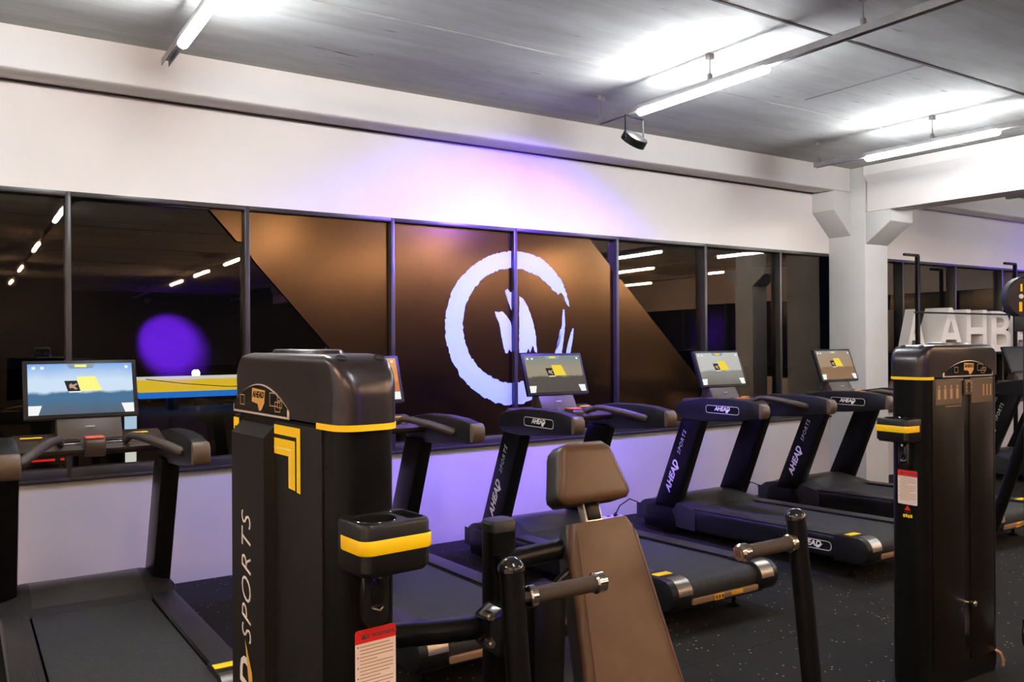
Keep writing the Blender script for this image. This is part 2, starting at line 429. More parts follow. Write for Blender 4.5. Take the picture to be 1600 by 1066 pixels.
for i in range(len(xs)-1):
    window(i+1 if i < 8 else i+2, xs[i], xs[i+1], tilt.get(i, .004))
xs2 = [CX1, 9.45, 10.59, 11.73, 12.87, 14.0, XR]
for i in range(len(xs2)-1): window(12+i, xs2[i], xs2[i+1], .003)

# bronze film across the panes with slanted ends, and the white brush-stroke roundel on it
def filmx(z, side):  # slanted ends
    return (1.39 + (2.537-z)*.895) if side == 0 else (4.707 + (2.515-z)*1.047)
fz0, fz1 = SILL+.05, WTOP-.032
edges = [1.39, 1.657, 2.762, 3.89, 5.0, 6.13, 6.6]
FY = WY+.046
fl = B()
def clip_film(a, b):
    pts = []
    n = 24
    L_, R_ = [], []
    for k in range(n+1):
        z = fz0 + (fz1-fz0)*k/n
        x0 = max(a, filmx(z, 0)); x1 = min(b, filmx(z, 1))
        if x1 > x0+.002: L_.append((x0, z)); R_.append((x1, z))
    return L_ + R_[::-1]
for a, b in ((.57, 1.64), (1.675, 2.745), (2.78, 3.872), (3.908, 4.982), (5.018, 6.112), (6.148, 7.22)):
    p = clip_film(a, b)
    if len(p) > 3:
        pts = [(x, z) for x, z in p]
        t = bmesh.new(); vs = [t.verts.new((x, FY, z)) for x, z in pts]; t.faces.new(vs); t.normal_update()
        bmesh.ops.solidify(t, geom=t.faces[:], thickness=.0015); fl._merge(t)
fo = fl.done('window_film', film)
tag(fo, 'brown bronze film stuck across the middle window panes with slanted ends', 'film')
def jag(pts, amp=.006, step=.018):
    out = []
    for i in range(len(pts)):
        a = Vector(pts[i]); b = Vector(pts[(i+1) % len(pts)]); n = max(1, int((b-a).length/step))
        for k in range(n):
            p = a.lerp(b, k/n)
            if k: p += Vector((random.uniform(-amp, amp), random.uniform(-amp, amp)))
            out.append((p.x, p.y))
    return out
RING_OUT = [(4.483, 1.9), (4.454, 2.018), (4.386, 2.142), (4.29, 2.24), (4.176, 2.313), (4.063, 2.346), (3.962, 2.359), (3.88, 2.359), (3.772, 2.343), (3.666, 2.31), (3.561, 2.261), (3.467, 2.197), (3.382, 2.121), (3.315, 2.031), (3.273, 1.929), (3.244, 1.827), (3.235, 1.711), (3.243, 1.61), (3.27, 1.509), (3.319, 1.407), (3.385, 1.303), (3.469, 1.22), (3.572, 1.15), (3.693, 1.093), (3.818, 1.061), (3.963, 1.065), (4.055, 1.092), (4.13, 1.118)]
RING_IN = [(4.078, 1.191), (4.056, 1.261), (4.001, 1.258), (3.9, 1.246), (3.783, 1.254), (3.695, 1.287), (3.607, 1.341), (3.53, 1.402), (3.471, 1.477), (3.429, 1.566), (3.404, 1.668), (3.402, 1.771), (3.419, 1.873), (3.457, 1.962), (3.508, 2.037), (3.577, 2.106), (3.665, 2.161), (3.771, 2.2), (3.879, 2.215), (3.988, 2.212), (4.081, 2.185), (4.175, 2.142), (4.25, 2.09), (4.308, 2.037), (4.356, 2.004), (4.385, 2.024), (4.424, 1.985), (4.459, 1.915)]
STROKES = [
 [(4.41, 1.875), (4.424, 1.875), (4.433, 1.748), (4.416, 1.622), (4.392, 1.48), (4.36, 1.38), (4.30, 1.34), (4.314, 1.481), (4.367, 1.606), (4.399, 1.748)],
 [(4.512, 1.709), (4.526, 1.709), (4.513, 1.606), (4.484, 1.479), (4.437, 1.40), (4.437, 1.479), (4.471, 1.606)],
 [(4.379, 1.701), (4.391, 1.701), (4.379, 1.622), (4.347, 1.528), (4.332, 1.528), (4.363, 1.622)],
 [(3.707, 1.848), (3.742, 1.841), (3.778, 1.849), (3.822, 1.812), (3.858, 1.767), (3.885, 1.699), (3.897, 1.623), (3.896, 1.517), (3.865, 1.509), (3.847, 1.532), (3.829, 1.495), (3.806, 1.503), (3.788, 1.563), (3.768, 1.654), (3.75, 1.744), (3.719, 1.803)],
 [(3.809, 2.023), (3.833, 2.039), (3.859, 2.01), (3.887, 2.018), (3.914, 2.003), (3.922, 1.928), (3.917, 1.867), (3.885, 1.821), (3.859, 1.881), (3.832, 1.948)],
 [(3.95, 1.982), (3.987, 1.963), (4.033, 1.899), (4.069, 1.823), (4.1, 1.731), (4.122, 1.623), (4.129, 1.499), (4.11, 1.507), (4.086, 1.561), (4.058, 1.5), (4.04, 1.538), (4.021, 1.5), (3.947, 1.501)]]
GY = FY-.004
def decal_piece(b, pts, amp=.005):
    t = bmesh.new(); vs = [t.verts.new((x, GY, z)) for x, z in jag(pts, amp)]
    t.faces.new(vs); t.normal_update(); bmesh.ops.triangulate(t, faces=t.faces[:])
    bmesh.ops.recalc_face_normals(t, faces=t.faces); b._merge(t)
ro = thing('brush_stroke_logo', 'white brush-stroke roundel on the bronze window film, lit and tinted blue, flames inside its ring', 'logo', (3.85, GY, 1.7))
def local(o): 
    o.location = -Vector(ro.location); return o
d = B(); decal_piece(d, RING_OUT + RING_IN, .007)
local(d.done('ring', vinyl, ro))
for k, s_ in enumerate(STROKES):
    d = B(); decal_piece(d, s_, .003); local(d.done('ring_streak' if k < 3 else 'flame_stroke', vinyl, ro))

# ------------------------------------------------------------------ light rails
def light_rail(x, z, yend, tubes, warm_below, label, yfar=YB+.3, hang=None, tube_len=1.15):
    root = thing('light_rail', label, 'light', (x, (yend+yfar)/2, z), 0, 'hanging light rails')
    o0 = Vector(root.location)
    def ch(b, name, m): 
        o = b.done(name, m, root); o.location = -o0; return o
    b = B()
    b.box((x, (yend+yfar)/2, z+.03), (.042, yend-yfar, .006)); b.box((x-.02, (yend+yfar)/2, z+.012), (.004, yend-yfar, .04)); b.box((x+.02, (yend+yfar)/2, z+.012), (.004, yend-yfar, .04))
    for k in range(int((yend-yfar)/.06)): 
        if k < 14: b.box((x, yend-.03-k*.06, z+.0265), (.012, .03, .002), mi=1)
    ch(b, 'channel', [fixture_grey, joint_dark])
    for y in tubes:
        t = B(); t.tube([(x, y, z-.018), (x, y-.015, z-.018), (x, y-tube_len+.015, z-.018), (x, y-tube_len, z-.018)], [.017, .029, .029, .017], 8)
        ch(t, 'led_tube', tube_warm if y < warm_below else tube_cool)
    for y in (hang or [yend-.04-1.1*k for k in range(int((yend-yfar)/1.1)+1)]):
        h = B(); h.tube([(x, y, z+.03), (x, y, CEIL-.03)], .004, 6); h.box((x, y, CEIL-.02), (.05, .035, .04), .006); h.box((x, y, z+.05), (.03, .02, .045), .004)
        h.tube([(x, y, z+.07), (x+.0, y, z+.075)], .012, 8)
        ch(h, 'hanger', fixture_grey)
    return root
T1Y = [4.52, 2.12, -.28, -2.68, -5.08, -7.48]
light_rail(4.02, 3.235, 4.98, [y for y in T1Y if y != 2.12], .5, 'light rail over the violet-lit roundel, a spot lamp clamped near its end')
light_rail(6.69, 3.215, 5.07, [4.54, -.26, -2.66, -5.06], .5, 'light rail nearest the column, tube glowing beside the big white beam')
light_rail(1.0, 3.235, 5.268, [4.80, .69, -3.3, -7.8, -12.0], .5, 'light rail at the upper left, cut off by the top of the photo', hang=[3.3, 1.2, -.9, -3, -5.1, -7.2, -9.3, -11.4, -13.3])
light_rail(10.0, 3.2, 5.0, [3.9, 1.3, -1.6, -4.5], .5, 'light rail beyond the big white beam, mirrored in the panes, nearest the beam')
light_rail(12.03, 3.22, 5.0, [1.8, -1.1, -4.0], .5, 'light rail beyond the big white beam, mirrored in the panes, middle of three')
light_rail(14.7, 3.22, 5.0, [1.6, -1.0, -4.1], .5, 'light rail beyond the big white beam, mirrored in the panes, farthest from the beam')

light_rail(-1.9, 3.235, 5.1, [4.6, 2.0, -.6, -3.2], 2.5, 'added light rail left of the view, unseen, there to brighten the room')  # extra rail added out of view to lift the light on the walls
# stage spot hung on the rail
def par_can(label, loc, target, energy, spot, blend=.6, tint=(.15, .06, 1.0)):
    root = thing('stage_spotlight', label, 'spotlight', loc)
    d = (Vector(target) - Vector(loc)).normalized()
    rot = d.to_track_quat('-Z', 'Y').to_matrix().to_4x4()
    b = B(rot); n = 24
    def ring(r_, z_): return [(r_*math.cos(2*PI*k/n), r_*math.sin(2*PI*k/n), z_) for k in range(n)]
    b.loft([ring(.088, -.03), ring(.094, -.03), ring(.094, .022), ring(.088, .028)], caps=False)
    b.done('housing', satin_black, root)
    b = B(rot); b.loft([ring(.089, .024), ring(.08, .030), ring(.03, .034), ring(.002, .035)], caps=True); b.done('back_plate', steel, root)
    b = B(rot); b.loft([ring(.086, -.022), ring(.04, -.023), ring(.001, -.0235)], caps=True); b.done('lens', violet_lens, root)
    b = B()
    zt = .155
    side = d.cross(Vector((0, 0, 1))).normalized()
    for s_ in (-1, 1):
        p = side*.1*s_
        b.tube([p + Vector((0, 0, -.015)), p + Vector((0, 0, .09)), Vector((0, 0, zt)) + p*.98], .006, 6)
        b.tube([side*.092*s_, side*.112*s_], .012, 8)
    b.tube([Vector((0, 0, zt)) - side*.1, Vector((0, 0, zt)) + side*.1], .007, 6)
    b.done('yoke', satin_black, root)
    l = bpy.data.lights.new('violet_spot', 'SPOT'); l.energy = energy; l.color = tint; l.spot_size = spot; l.spot_blend = blend; l.shadow_soft_size = .07
    lo = bpy.data.objects.new('violet_spot', l); col.objects.link(lo); lo.parent = root
    lo.matrix_local = Matrix.Translation(d*.035) @ rot
    return root
par_can('black stage spotlight under the lit rail tube, aimed at the roundel', (4.03, 4.58, 3.04), (3.80, 5.92, 1.38), 1600, R(134), 1.0)
par_can('stage spotlight beyond the big beam, throwing violet at the photo\'s right edge', (14.7, 4.60, 3.04), (14.2, 5.92, 2.6), 320, R(130), 1.0)
par_can('stage spotlight behind the viewer, its violet pool mirrored in the left panes', (4.02, -11.6, 3.02), (5.0, -14.0, 1.95), 60000, R(40), 1.0, (.13, .012, 1.0))

# ------------------------------------------------------------------ outside at night
struct(B().box((8, 40, -.35), (80, 67.4, .1)).done('ground', asphalt), 'dark street outside the windows')
cb = thing('station_canopy', 'yellow and blue lit canopy across the street, seen through the left panes', 'canopy', (9, 25.3, 0))
def och(b, name, m): 
    o = b.done(name, m, cb); o.location = -Vector(cb.location); return o
och(B().box((9, 25.5, .40), (9.9, 1, .34)), 'fascia', canopy_yellow)
och(B().box((9, 25.48, .60), (9.9, 1.0, .06)), 'top_strip', canopy_white)
och(B().box((9, 25.5, .13), (9.9, 1, .14)), 'blue_strip', canopy_blue)
b = B(); b.tube([(4.2, 24.98, .6), (5.2, 24.98, .45), (6.4, 24.98, .33), (8, 24.98, .3)], .012, 6); och(b, 'cable', cord_mat)
b = B()
for x in (5, 9, 13): b.box((x, 25.6, -.12), (.3, .3, .36))
och(b, 'post', asphalt)
sl = thing('street_lamp', 'bright white lamp above the yellow canopy outside', 'lamp', (5.86, 26.5, -.3))
b = B(); b.tube([(0, 0, 0), (0, 0, 1.1)], .04, 8); b.done('pole', asphalt, sl)
b = B(); b.loft([[(.12*math.cos(k*PI/4)*q, .08*math.sin(k*PI/4)*q, zz) for k in range(8)] for q, zz in ((.3, .86), (.8, .90), (1, .97), (.8, 1.05), (.3, 1.09))]); b.done('lamp_head', street_white, sl)
for (x, z, lab) in ((1.62, .92, 'left of two tiny amber lights far outside above the left treadmill screen'), (1.80, 1.0, 'right of two tiny amber lights far outside above the left treadmill screen')):
    al = thing('street_light', lab, 'lamp', (x*1.0, 27, -.3))
    al.location.x = 1.62*1.0 + (x-1.62); 
    b = B(); b.tube([(0, 0, 0), (0, 0, z+.28)], .03, 6); b.done('pole', asphalt, al)
    b = B(); b.box((0, 0, z+.32), (.12, .12, .14), .03); b.done('lamp_head', street_amber, al)
ls = thing('led_sign', 'red lit strip sign outside, low behind the leftmost treadmill', 'sign', (.62, 9, -.3))
b = B(); b.box((0, .06, .80), (.44, .06, .1), .005); b.box((-.15, .08, .38), (.03, .03, .76)); b.box((.15, .08, .38), (.03, .03, .76)); b.done('housing', asphalt, ls)
b = B()
for k in range(26):
    if k not in (5, 20, 21, 22): b.box((-.19+k*.0148, .027, .802), (.009, .006, .02))
b.done('led_dots', led_red, ls)
ps = thing('lit_poster', 'small bright blue-white poster stand outside, behind the left treadmill screen', 'sign', (1.38, 9.05, -.3))
b = B(); b.box((0, .03, .58), (.14, .05, 1.16), .004); b.done('stand', asphalt, ps)
b = B(); b.box((0, .0, 1.13), (.11, .012, .16)); b.done('poster_face', poster_light, ps)
b = B(); b.box((0, .0, .79), (.10, .012, .14)); b.done('lower_poster', canopy_white, ps)

# ------------------------------------------------------------------ treadmills
def smooth(t): return t*t*(3-2*t)
SCREENS = {
 'blue': screen_mat('screen_sea_blue', (.22, .42, .80), (.62, .76, .92), (.07, .17, .30), (.10, .13, .17), 1.0),
 'orange': screen_mat('screen_sunset', (.80, .42, .16), (.80, .30, .08), (.62, .20, .06), (.45, .16, .12), 1.0),
 'dusk': screen_mat('screen_dusk', (.20, .26, .26), (.34, .29, .21), (.10, .085, .075), (.10, .08, .07), 1.0),
 'grey': screen_mat('screen_grey', (.52, .53, .50), (.50, .49, .46), (.26, .25, .23), (.17, .15, .12), 1.0),
 'brown': screen_mat('screen_brown', (.34, .27, .20), (.36, .25, .16), (.25, .14, .07), (.24, .12, .05), 1.0),
 'off': off_screen}
DECK_HALF = .435
def deck(b):
    """the running deck stands a little higher at its rear end"""
    for v in b.bm.verts:
        t = min(max((.40 - v.co.y)/1.4, 0), 1.1)
        if v.co.z > .04: v.co.z += .055*t
        v.co.y -= .09*t
        v.co.x *= .95
    return b
def make_treadmill(label, loc, screen, sdx=.03):
    root = thing('treadmill', label, 'treadmill', loc, 0, 'treadmills facing the windows')
    # side bodies joined by the sub-frame
    b = B()
    side = [(-.92, .085), (-.92, .232), (.42, .238), (1.02, .238), (1.08, .20), (1.08, .06), (.2, .06)]
    for s_ in (-1, 1):
        lo, hi = sorted((s_*.300, s_*.44)); b.prism(side, 'x', lo, hi, .026, seg=4)
    b.box((0, .05, .10), (.62, 1.9, .06))
    deck(b).done('deck_frame', side_gloss, root)
    for s_ in (-1, 1):
        r_ = B(); r_.prism([(-.88, .233), (-.88, .2385), (.44, .2445), (.44, .235)], 'x', *sorted((s_*.305, s_*.428)), bev=.002)
        deck(r_).done('foot_rail', ridged, root)
        # rear end cap with its metal plate and marker
        e = B(); pr = [(-.80, .08), (-.80, .238)]
        for k in range(9):
            a = R(90 + k*22.5*.5*2*.75); 
        arc = [(-.965 + .085*math.cos(R(90+k*15)), .155 + .088*math.sin(R(90+k*15))) for k in range(13)]
        pr = [(-.80, .07), (-.80, .243)] + arc + [(-.93, .067)]
        e.prism(pr, 'x', *sorted((s_*.287, s_*.447)), bev=.010, ang=50)
        eo = deck(e).done('rear_end_cap', black_plastic, root)
        pl = B(); ring = []
        for k in range(8):
            a = R(80 + k*14); ring.append([(s_*x_, -.965+.0875*math.cos(a), .155+.0905*math.sin(a)) for x_ in (.292, .40)])
        pl.loft(ring, closed=False, caps=False)
        t = pl.bm; bmesh.ops.solidify(t, geom=t.faces[:], thickness=.003)
        deck(pl).done('metal_plate', plate_metal, eo)
        mk = B(); mk.box((s_*.352, -.880, .2455), (.115, .052, .004), .0015); deck(mk).done('yellow_marker', yellow, eo)
    for s_ in (-1, 1):
        bd = B(); M = frame((0, s_, 0), (0, 0, 1), (s_*.4408, -.62, .155))
        o_ = rrect(.33, .066, .028, 4); i_ = rrect(.318, .055, .023, 4)
        t = bmesh.new(); vo = [t.verts.new((x_, y_, 0)) for x_, y_ in o_]; vi = [t.verts.new((x_, y_, 0)) for x_, y_ in i_]; n_ = len(vo)
        for k in range(n_): t.faces.new((vo[k], vo[(k+1) % n_], vi[(k+1) % n_], vi[k]))
        bd._merge(t, 0, M); bd.poly([(x_, y_, -.0004) for x_, y_ in i_], 2, M)
        bd.text('AHEAD', .056, M @ Matrix.Translation((-.01, .003, .0006)), .0004, .25, .0016, 1)
        bd.poly([(.045, -.008, .0008), (.10, .010, .0008), (.07, -.022, .0008), (.05, -.022, .0008)], 1, M)
        deck(bd).done('side_badge', [rim_silver, letter_white, gloss_black], root)
    # belt running over the rear roller
    bl = B(); w_ = .291
    prof = [(.60, .222), (-.965, .222)] + [(-.965+.062*math.cos(R(90+k*20)), .160+.062*math.sin(R(90+k*20))) for k in range(1, 9)] + [(-.965, .098), (.60, .098)]
    bl.prism(prof, 'x', -w_, w_); deck(bl).done('running_belt', belt_mat, root)
    rp = B(); rp.prism(rrect(.56, .034, .012, 3, 0, .108), 'y', -1.035, -1.015, .003); ro_ = deck(rp).done('rear_plate', bronze_plate, root)
    st = B(); st.box((-.06, -1.0365, .108), (.075, .003, .036), .001); st.box((.09, -1.0365, .110), (.10, .003, .022), .001); 
    for k in range(3): st.box((-.085+.025*k, -1.0385, .108), (.012, .001, .02), mi=1)
    deck(st).done('warning_sticker', [yellow_tag, ink], ro_)
    lf = B(); lf.box((0, -.94, .07), (.80, .06, .03)); deck(lf).done('lower_crossbar', black_plastic, root)
    for s_ in (-1, 1):
        for yy in (-.84, .86):
            ft = B(); ft.tube([(s_*.30, yy, 0), (s_*.30, yy, .012), (s_*.30, yy, .02), (s_*.30, yy, .085)], [.034, .034, .013, .013], 12); deck(ft).done('foot', satin_black, root)
    # motor hood: crowned cover rising from the belt, low shoulders
    h = B(); rows = []
    NY, NX = 14, 20
    zc = [(.40, .222), (.46, .246), (.55, .280), (.65, .302), (.74, .306), (.84, .296), (.95, .262), (1.05, .195), (1.095, .13)]
    def zat(y):
        for (y0, z0), (y1, z1) in zip(zc, zc[1:]):
            if y <= y1: return z0 + (z1-z0)*(y-y0)/(y1-y0)
        return zc[-1][1]
    for iy in range(NY+1):
        y = .40 + .695*iy/NY; z = zat(y); row = [(-.448, y, .07), (-.448, y, .20)]
        for ix in range(NX+1):
            x = -.44 + .88*ix/NX; u_ = abs(x)/.44
            crown = 1 - smooth(max(0, (u_-.72)/.28))*.55
            zz = .236 + (z-.236)*crown if z > .236 else z
            yb = y + (.05*(u_**2) if iy == 0 else 0)
            row.append((x, y - .02*(1-u_**2), zz))
        row += [(.448, y, .20), (.448, y, .07)]
        rows.append(row)
    h.loft(rows, closed=False, caps=False)
    h.poly([rows[-1][k] for k in range(len(rows[-1]))])
    for v in h.bm.verts: v.co.x *= .95
    ho = h.done('motor_hood', charcoal, root, 50)
    hp = B(); rows = []
    for iy in range(8):
        y = .47 + .36*iy/7; z = zat(y)
        rows.append([(x, y-.02*(1-(x/.44)**2), z+.002+.012*math.sin(PI*(iy/7))*math.cos(PI*x/.60)) for x in [(-.27+.54*k/12) for k in range(13)]])
    hp.loft(rows, closed=False, caps=False); hp.done('hood_panel', hood_panel_mat, ho, 60)
    # uprights
    for s_ in (-1, 1):
        up = B(); lo, hi = sorted((s_*.328, s_*.424))
        up.prism([(.905, .16), (.655, .16), (.325, .98), (.545, .98)], 'x', lo, hi, .012)
        up.prism([(.96, .03), (.62, .03), (.62, .12), (.68, .22), (.93, .22), (.97, .12)], 'x', *sorted((s_*.36, s_*.462)), bev=.016)
        uo = up.done('upright', satin_black, root)
        tx = B(); upd = Vector((0, .325-.655, .98-.16)).normalized()
        if s_ < 0: M = lambda p: frame(upd, (0, 1, .4), p); xo = -.4255
        else: M = lambda p: frame(-upd, (0, 1, .4), p); xo = .4255
        P0 = Vector((xo, .79, .16)); 
        tx.text('AHEAD', .082, M(P0 + upd*.345), .0008, .25, .002, 0, 1.05)
        tx.text('SPORTS', .050, M(P0 + upd*.655), .0008, .25, 0, 1, 1.3)
        # small tick after the first word
        q = P0 + upd*.478
        a_, b_ = (upd, Vector((0, 1, .4)).normalized())
        tx.poly([q - a_*.06 - b_*.034, q - a_*.035 - b_*.05, q + a_*.02 + b_*.02, q - a_*.01 - b_*.014])
        tx.done('lettering', [letter_white, letter_dim], uo)
    # armrests: deep tapered housings with lighter tips
    for s_ in (-1, 1):
        ar = B(); lo, hi = sorted((s_*.352, s_*.432))
        prof = [(.60, .985), (.60, 1.085), (.52, 1.112), (.30, 1.145), (.05, 1.152), (-.14, 1.145), (-.255, 1.128), (-.255, 1.012), (-.10, .992), (.12, .968), (.34, .955), (.52, .962)]
        ar.prism(prof, 'x', lo, hi, .016, ang=40); ao = ar.done('armrest', black_plastic, root)
        tp = B(); tp.prism([(-.252, 1.010), (-.252, 1.130), (-.278, 1.123), (-.296, 1.10), (-.300, 1.07), (-.292, 1.03), (-.275, 1.015)], 'x', *sorted((s_*.350, s_*.434)), bev=.012, ang=40); tp.done('tip', grip_grey, ao)
        bd = B(); 
        M = frame((0, -s_*-1, 0), (0, 0, 1), (s_*.4335, .10, 1.062)) if s_ > 0 else frame((0, -1, 0), (0, 0, 1), (-.4335, .10, 1.062))
        o_ = rrect(.34, .062, .022, 4); i_ = rrect(.33, .053, .018, 4)
        t = bmesh.new(); vo = [t.verts.new((x_, y_, 0)) for x_, y_ in o_]; vi = [t.verts.new((x_, y_, 0)) for x_, y_ in i_]; n_ = len(vo)
        for k in range(n_): t.faces.new((vo[k], vo[(k+1) % n_], vi[(k+1) % n_], vi[k]))
        bd._merge(t, 0, M)
        bd.poly([(x_, y_, -.0005) for x_, y_ in i_], 2, M)
        bd.text('AHEAD', .046, M @ Matrix.Translation((0, .006, .0006)), .0004, .25, .0012, 1, 1.0)
        bd.poly([(.035, -.006, .0008), (.075, .012, .0008), (.055, -.022, .0008), (.04, -.022, .0008)], 1, M)
        bd.done('badge', [rim_silver, letter_white, gloss_black], ao)
    # console: cross panel, tray, key block, inclined inner grips
    c = B()
    c.prism([(.30, 1.032), (.285, 1.066), (.36, 1.088), (.60, 1.125), (.62, 1.08), (.56, 1.03), (.40, 1.02)], 'x', -.36, .36, .012)
    co = c.done('console', brown_plastic, root)
    k_ = B(); k_.prism([(.23, 1.03), (.225, 1.105), (.245, 1.118), (.34, 1.125), (.34, 1.02)], 'x', -.045, .045, .008); k_.box((0, .285, 1.1235), (.086, .085, .008), .003, 1); k_.done('safety_key_block', [brown_plastic, red_top], co)
    tr = B()
    for x0, x1 in ((-.24, -.055), (.055, .25)): tr.box(((x0+x1)/2, .345, 1.088), (x1-x0, .012, .014), .003); tr.box(((x0+x1)/2, .42, 1.098), (x1-x0, .10, .006), .002, 1)
    tr.done('tray_edge', [steel, gloss_black], co)
    ym = B(); ym.box((-.27, .47, 1.118), (.10, .02, .006), .002); ym.box((.24, .47, 1.118), (.085, .02, .006), .002); ym.done('yellow_strip', yellow, co)
    for s_ in (-1, 1):
        g = B(); g.tube([(s_*.350, -.09, 1.058), (s_*.343, -.075, 1.062), (s_*.27, .06, 1.098), (s_*.20, .19, 1.122), (s_*.165, .24, 1.125), (s_*.15, .33, 1.09)], [.014, .026, .024, .021, .019, .016], 12)
        g.done('hand_grip', brown_plastic, co)
    # screen on its neck
    n = B(); n.prism([(.44, 1.10), (.47, 1.16), (.535, 1.26), (.57, 1.26), (.60, 1.10)], 'x', -.155, .155, .008); no = n.done('screen_neck', brown_plastic, root)
    n = B(); n.box((0, .462, 1.165), (.045, .003, .007), 0, 0, None); n.done('neck_mark', letter_dim, no)
    tl = math.atan2(.105, .295)
    M = Matrix.Translation((sdx, .545, 1.36)) @ Matrix.Rotation(-tl, 4, 'X')
    d_ = B(); d_.box((0, .016, 0), (.545, .03, .318), .005, M=M); do = d_.done('display', bezel, root)
    s = B(); hw, hh, yy = .250, .139, -.0012
    def q(pts, mi, lift): s.poly([(x_, yy-lift*.0004, z_) for x_, z_ in pts], mi, M)
    q([(-hw, -hh), (hw, -hh), (hw, hh), (-hw, hh)], 0, 0)
    if screen != 'off':
        q([(-.048, -.012), (.048+.02, -.012), (.035, .062), (-.02-.02, .062)][0:0] or [(-.008, -.014), (.098, -.014), (.066, .066), (-.022, .066)], 2, 1)
        q([(-.066, -.014), (-.006, -.014), (-.022, .044), (-.082, .044)], 3, 1)
        q([(-.055, .0), (-.02, .022), (-.024, .03), (-.06, .012)], 4, 2); q([(-.05, .03), (-.02, -.002), (-.03, -.006), (-.062, .018)], 4, 2)
        q([(-.06, -.021), (-.002, -.021), (-.003, -.015), (-.062, -.015)], 1, 2)
        q([(-.25, -.139), (-.205, -.139), (-.188, -.088), (-.25, -.088)], 1, 1); q([(.25, -.139), (.205, -.139), (.188, -.088), (.25, -.088)], 1, 1)
        q([(-.07, .139), (-.055, .112), (.055, .112), (.07, .139)], 5, 1)
        q([(-.03, .133), (-.03, .120), (.025, .118), (.028, .133)], 2, 2)
        for x_ in (-.222, -.182, .222): q([(x_-.008, .110), (x_+.008, .110), (x_+.008, .124), (x_-.008, .124)], 1, 1)
    s.done('screen', [SCREENS[screen], ui_white, ui_yellow2 if screen == 'blue' else ui_yellow, ui_dark, ui_skin, ui_grey], do)
    return root
TY = 4.46
make_treadmill('treadmill with a bright blue-white screen, leftmost in the photo', (.555, TY, 0), 'blue', -.03)
make_treadmill('treadmill with an orange sunset screen, half hidden behind the near weight tower', (2.088, TY, 0), 'orange')
make_treadmill('treadmill with a dusky screen standing before the white roundel', (3.60, TY, 0), 'dusk')
make_treadmill('treadmill with a pale grey screen, its side lit violet, next right from the roundel', (5.32, TY, 0), 'grey')
make_treadmill('treadmill with a brown screen standing just before the column', (6.87, TY, 0), 'brown')
make_treadmill('treadmill with its screen dark, mostly hidden at the right edge behind the far weight tower', (10.25, TY, 0), 'off')

# power cords and sockets by the wall
def cord(x, label, slabel):
    b = B(); b.tube([(x+.05, 5.66, .10), (x+.02, 5.67, .17), (x-.05, 5.69, .20), (x-.12, 5.74, .14), (x-.15, 5.76, .07), (x-.15, 5.78, .045)], .006, 8)
    b.tube([(x-.15, 5.76, .07), (x-.15, 5.78, .045)], .013, 8)
    tag(b.done('power_cord', cord_mat), label, 'cord', 'power cords')
    b = B(); b.box((x-.20, 5.80, .022), (.30, .07, .044), .008); 
    for k in range(3): b.box((x-.29+.09*k, 5.80, .0445), (.04, .035, .003), 0, 1)
    tag(b.done('socket_strip', [socket_white, satin_black]), slabel, 'socket strip', 'socket strips')
cord(4.98, 'black cord arching behind the treadmill with the pale grey screen', 'white socket strip on the floor behind the pale-grey-screen treadmill')
cord(6.55, 'black cord arching behind the treadmill with the brown screen', 'white socket strip on the floor behind the brown-screen treadmill')

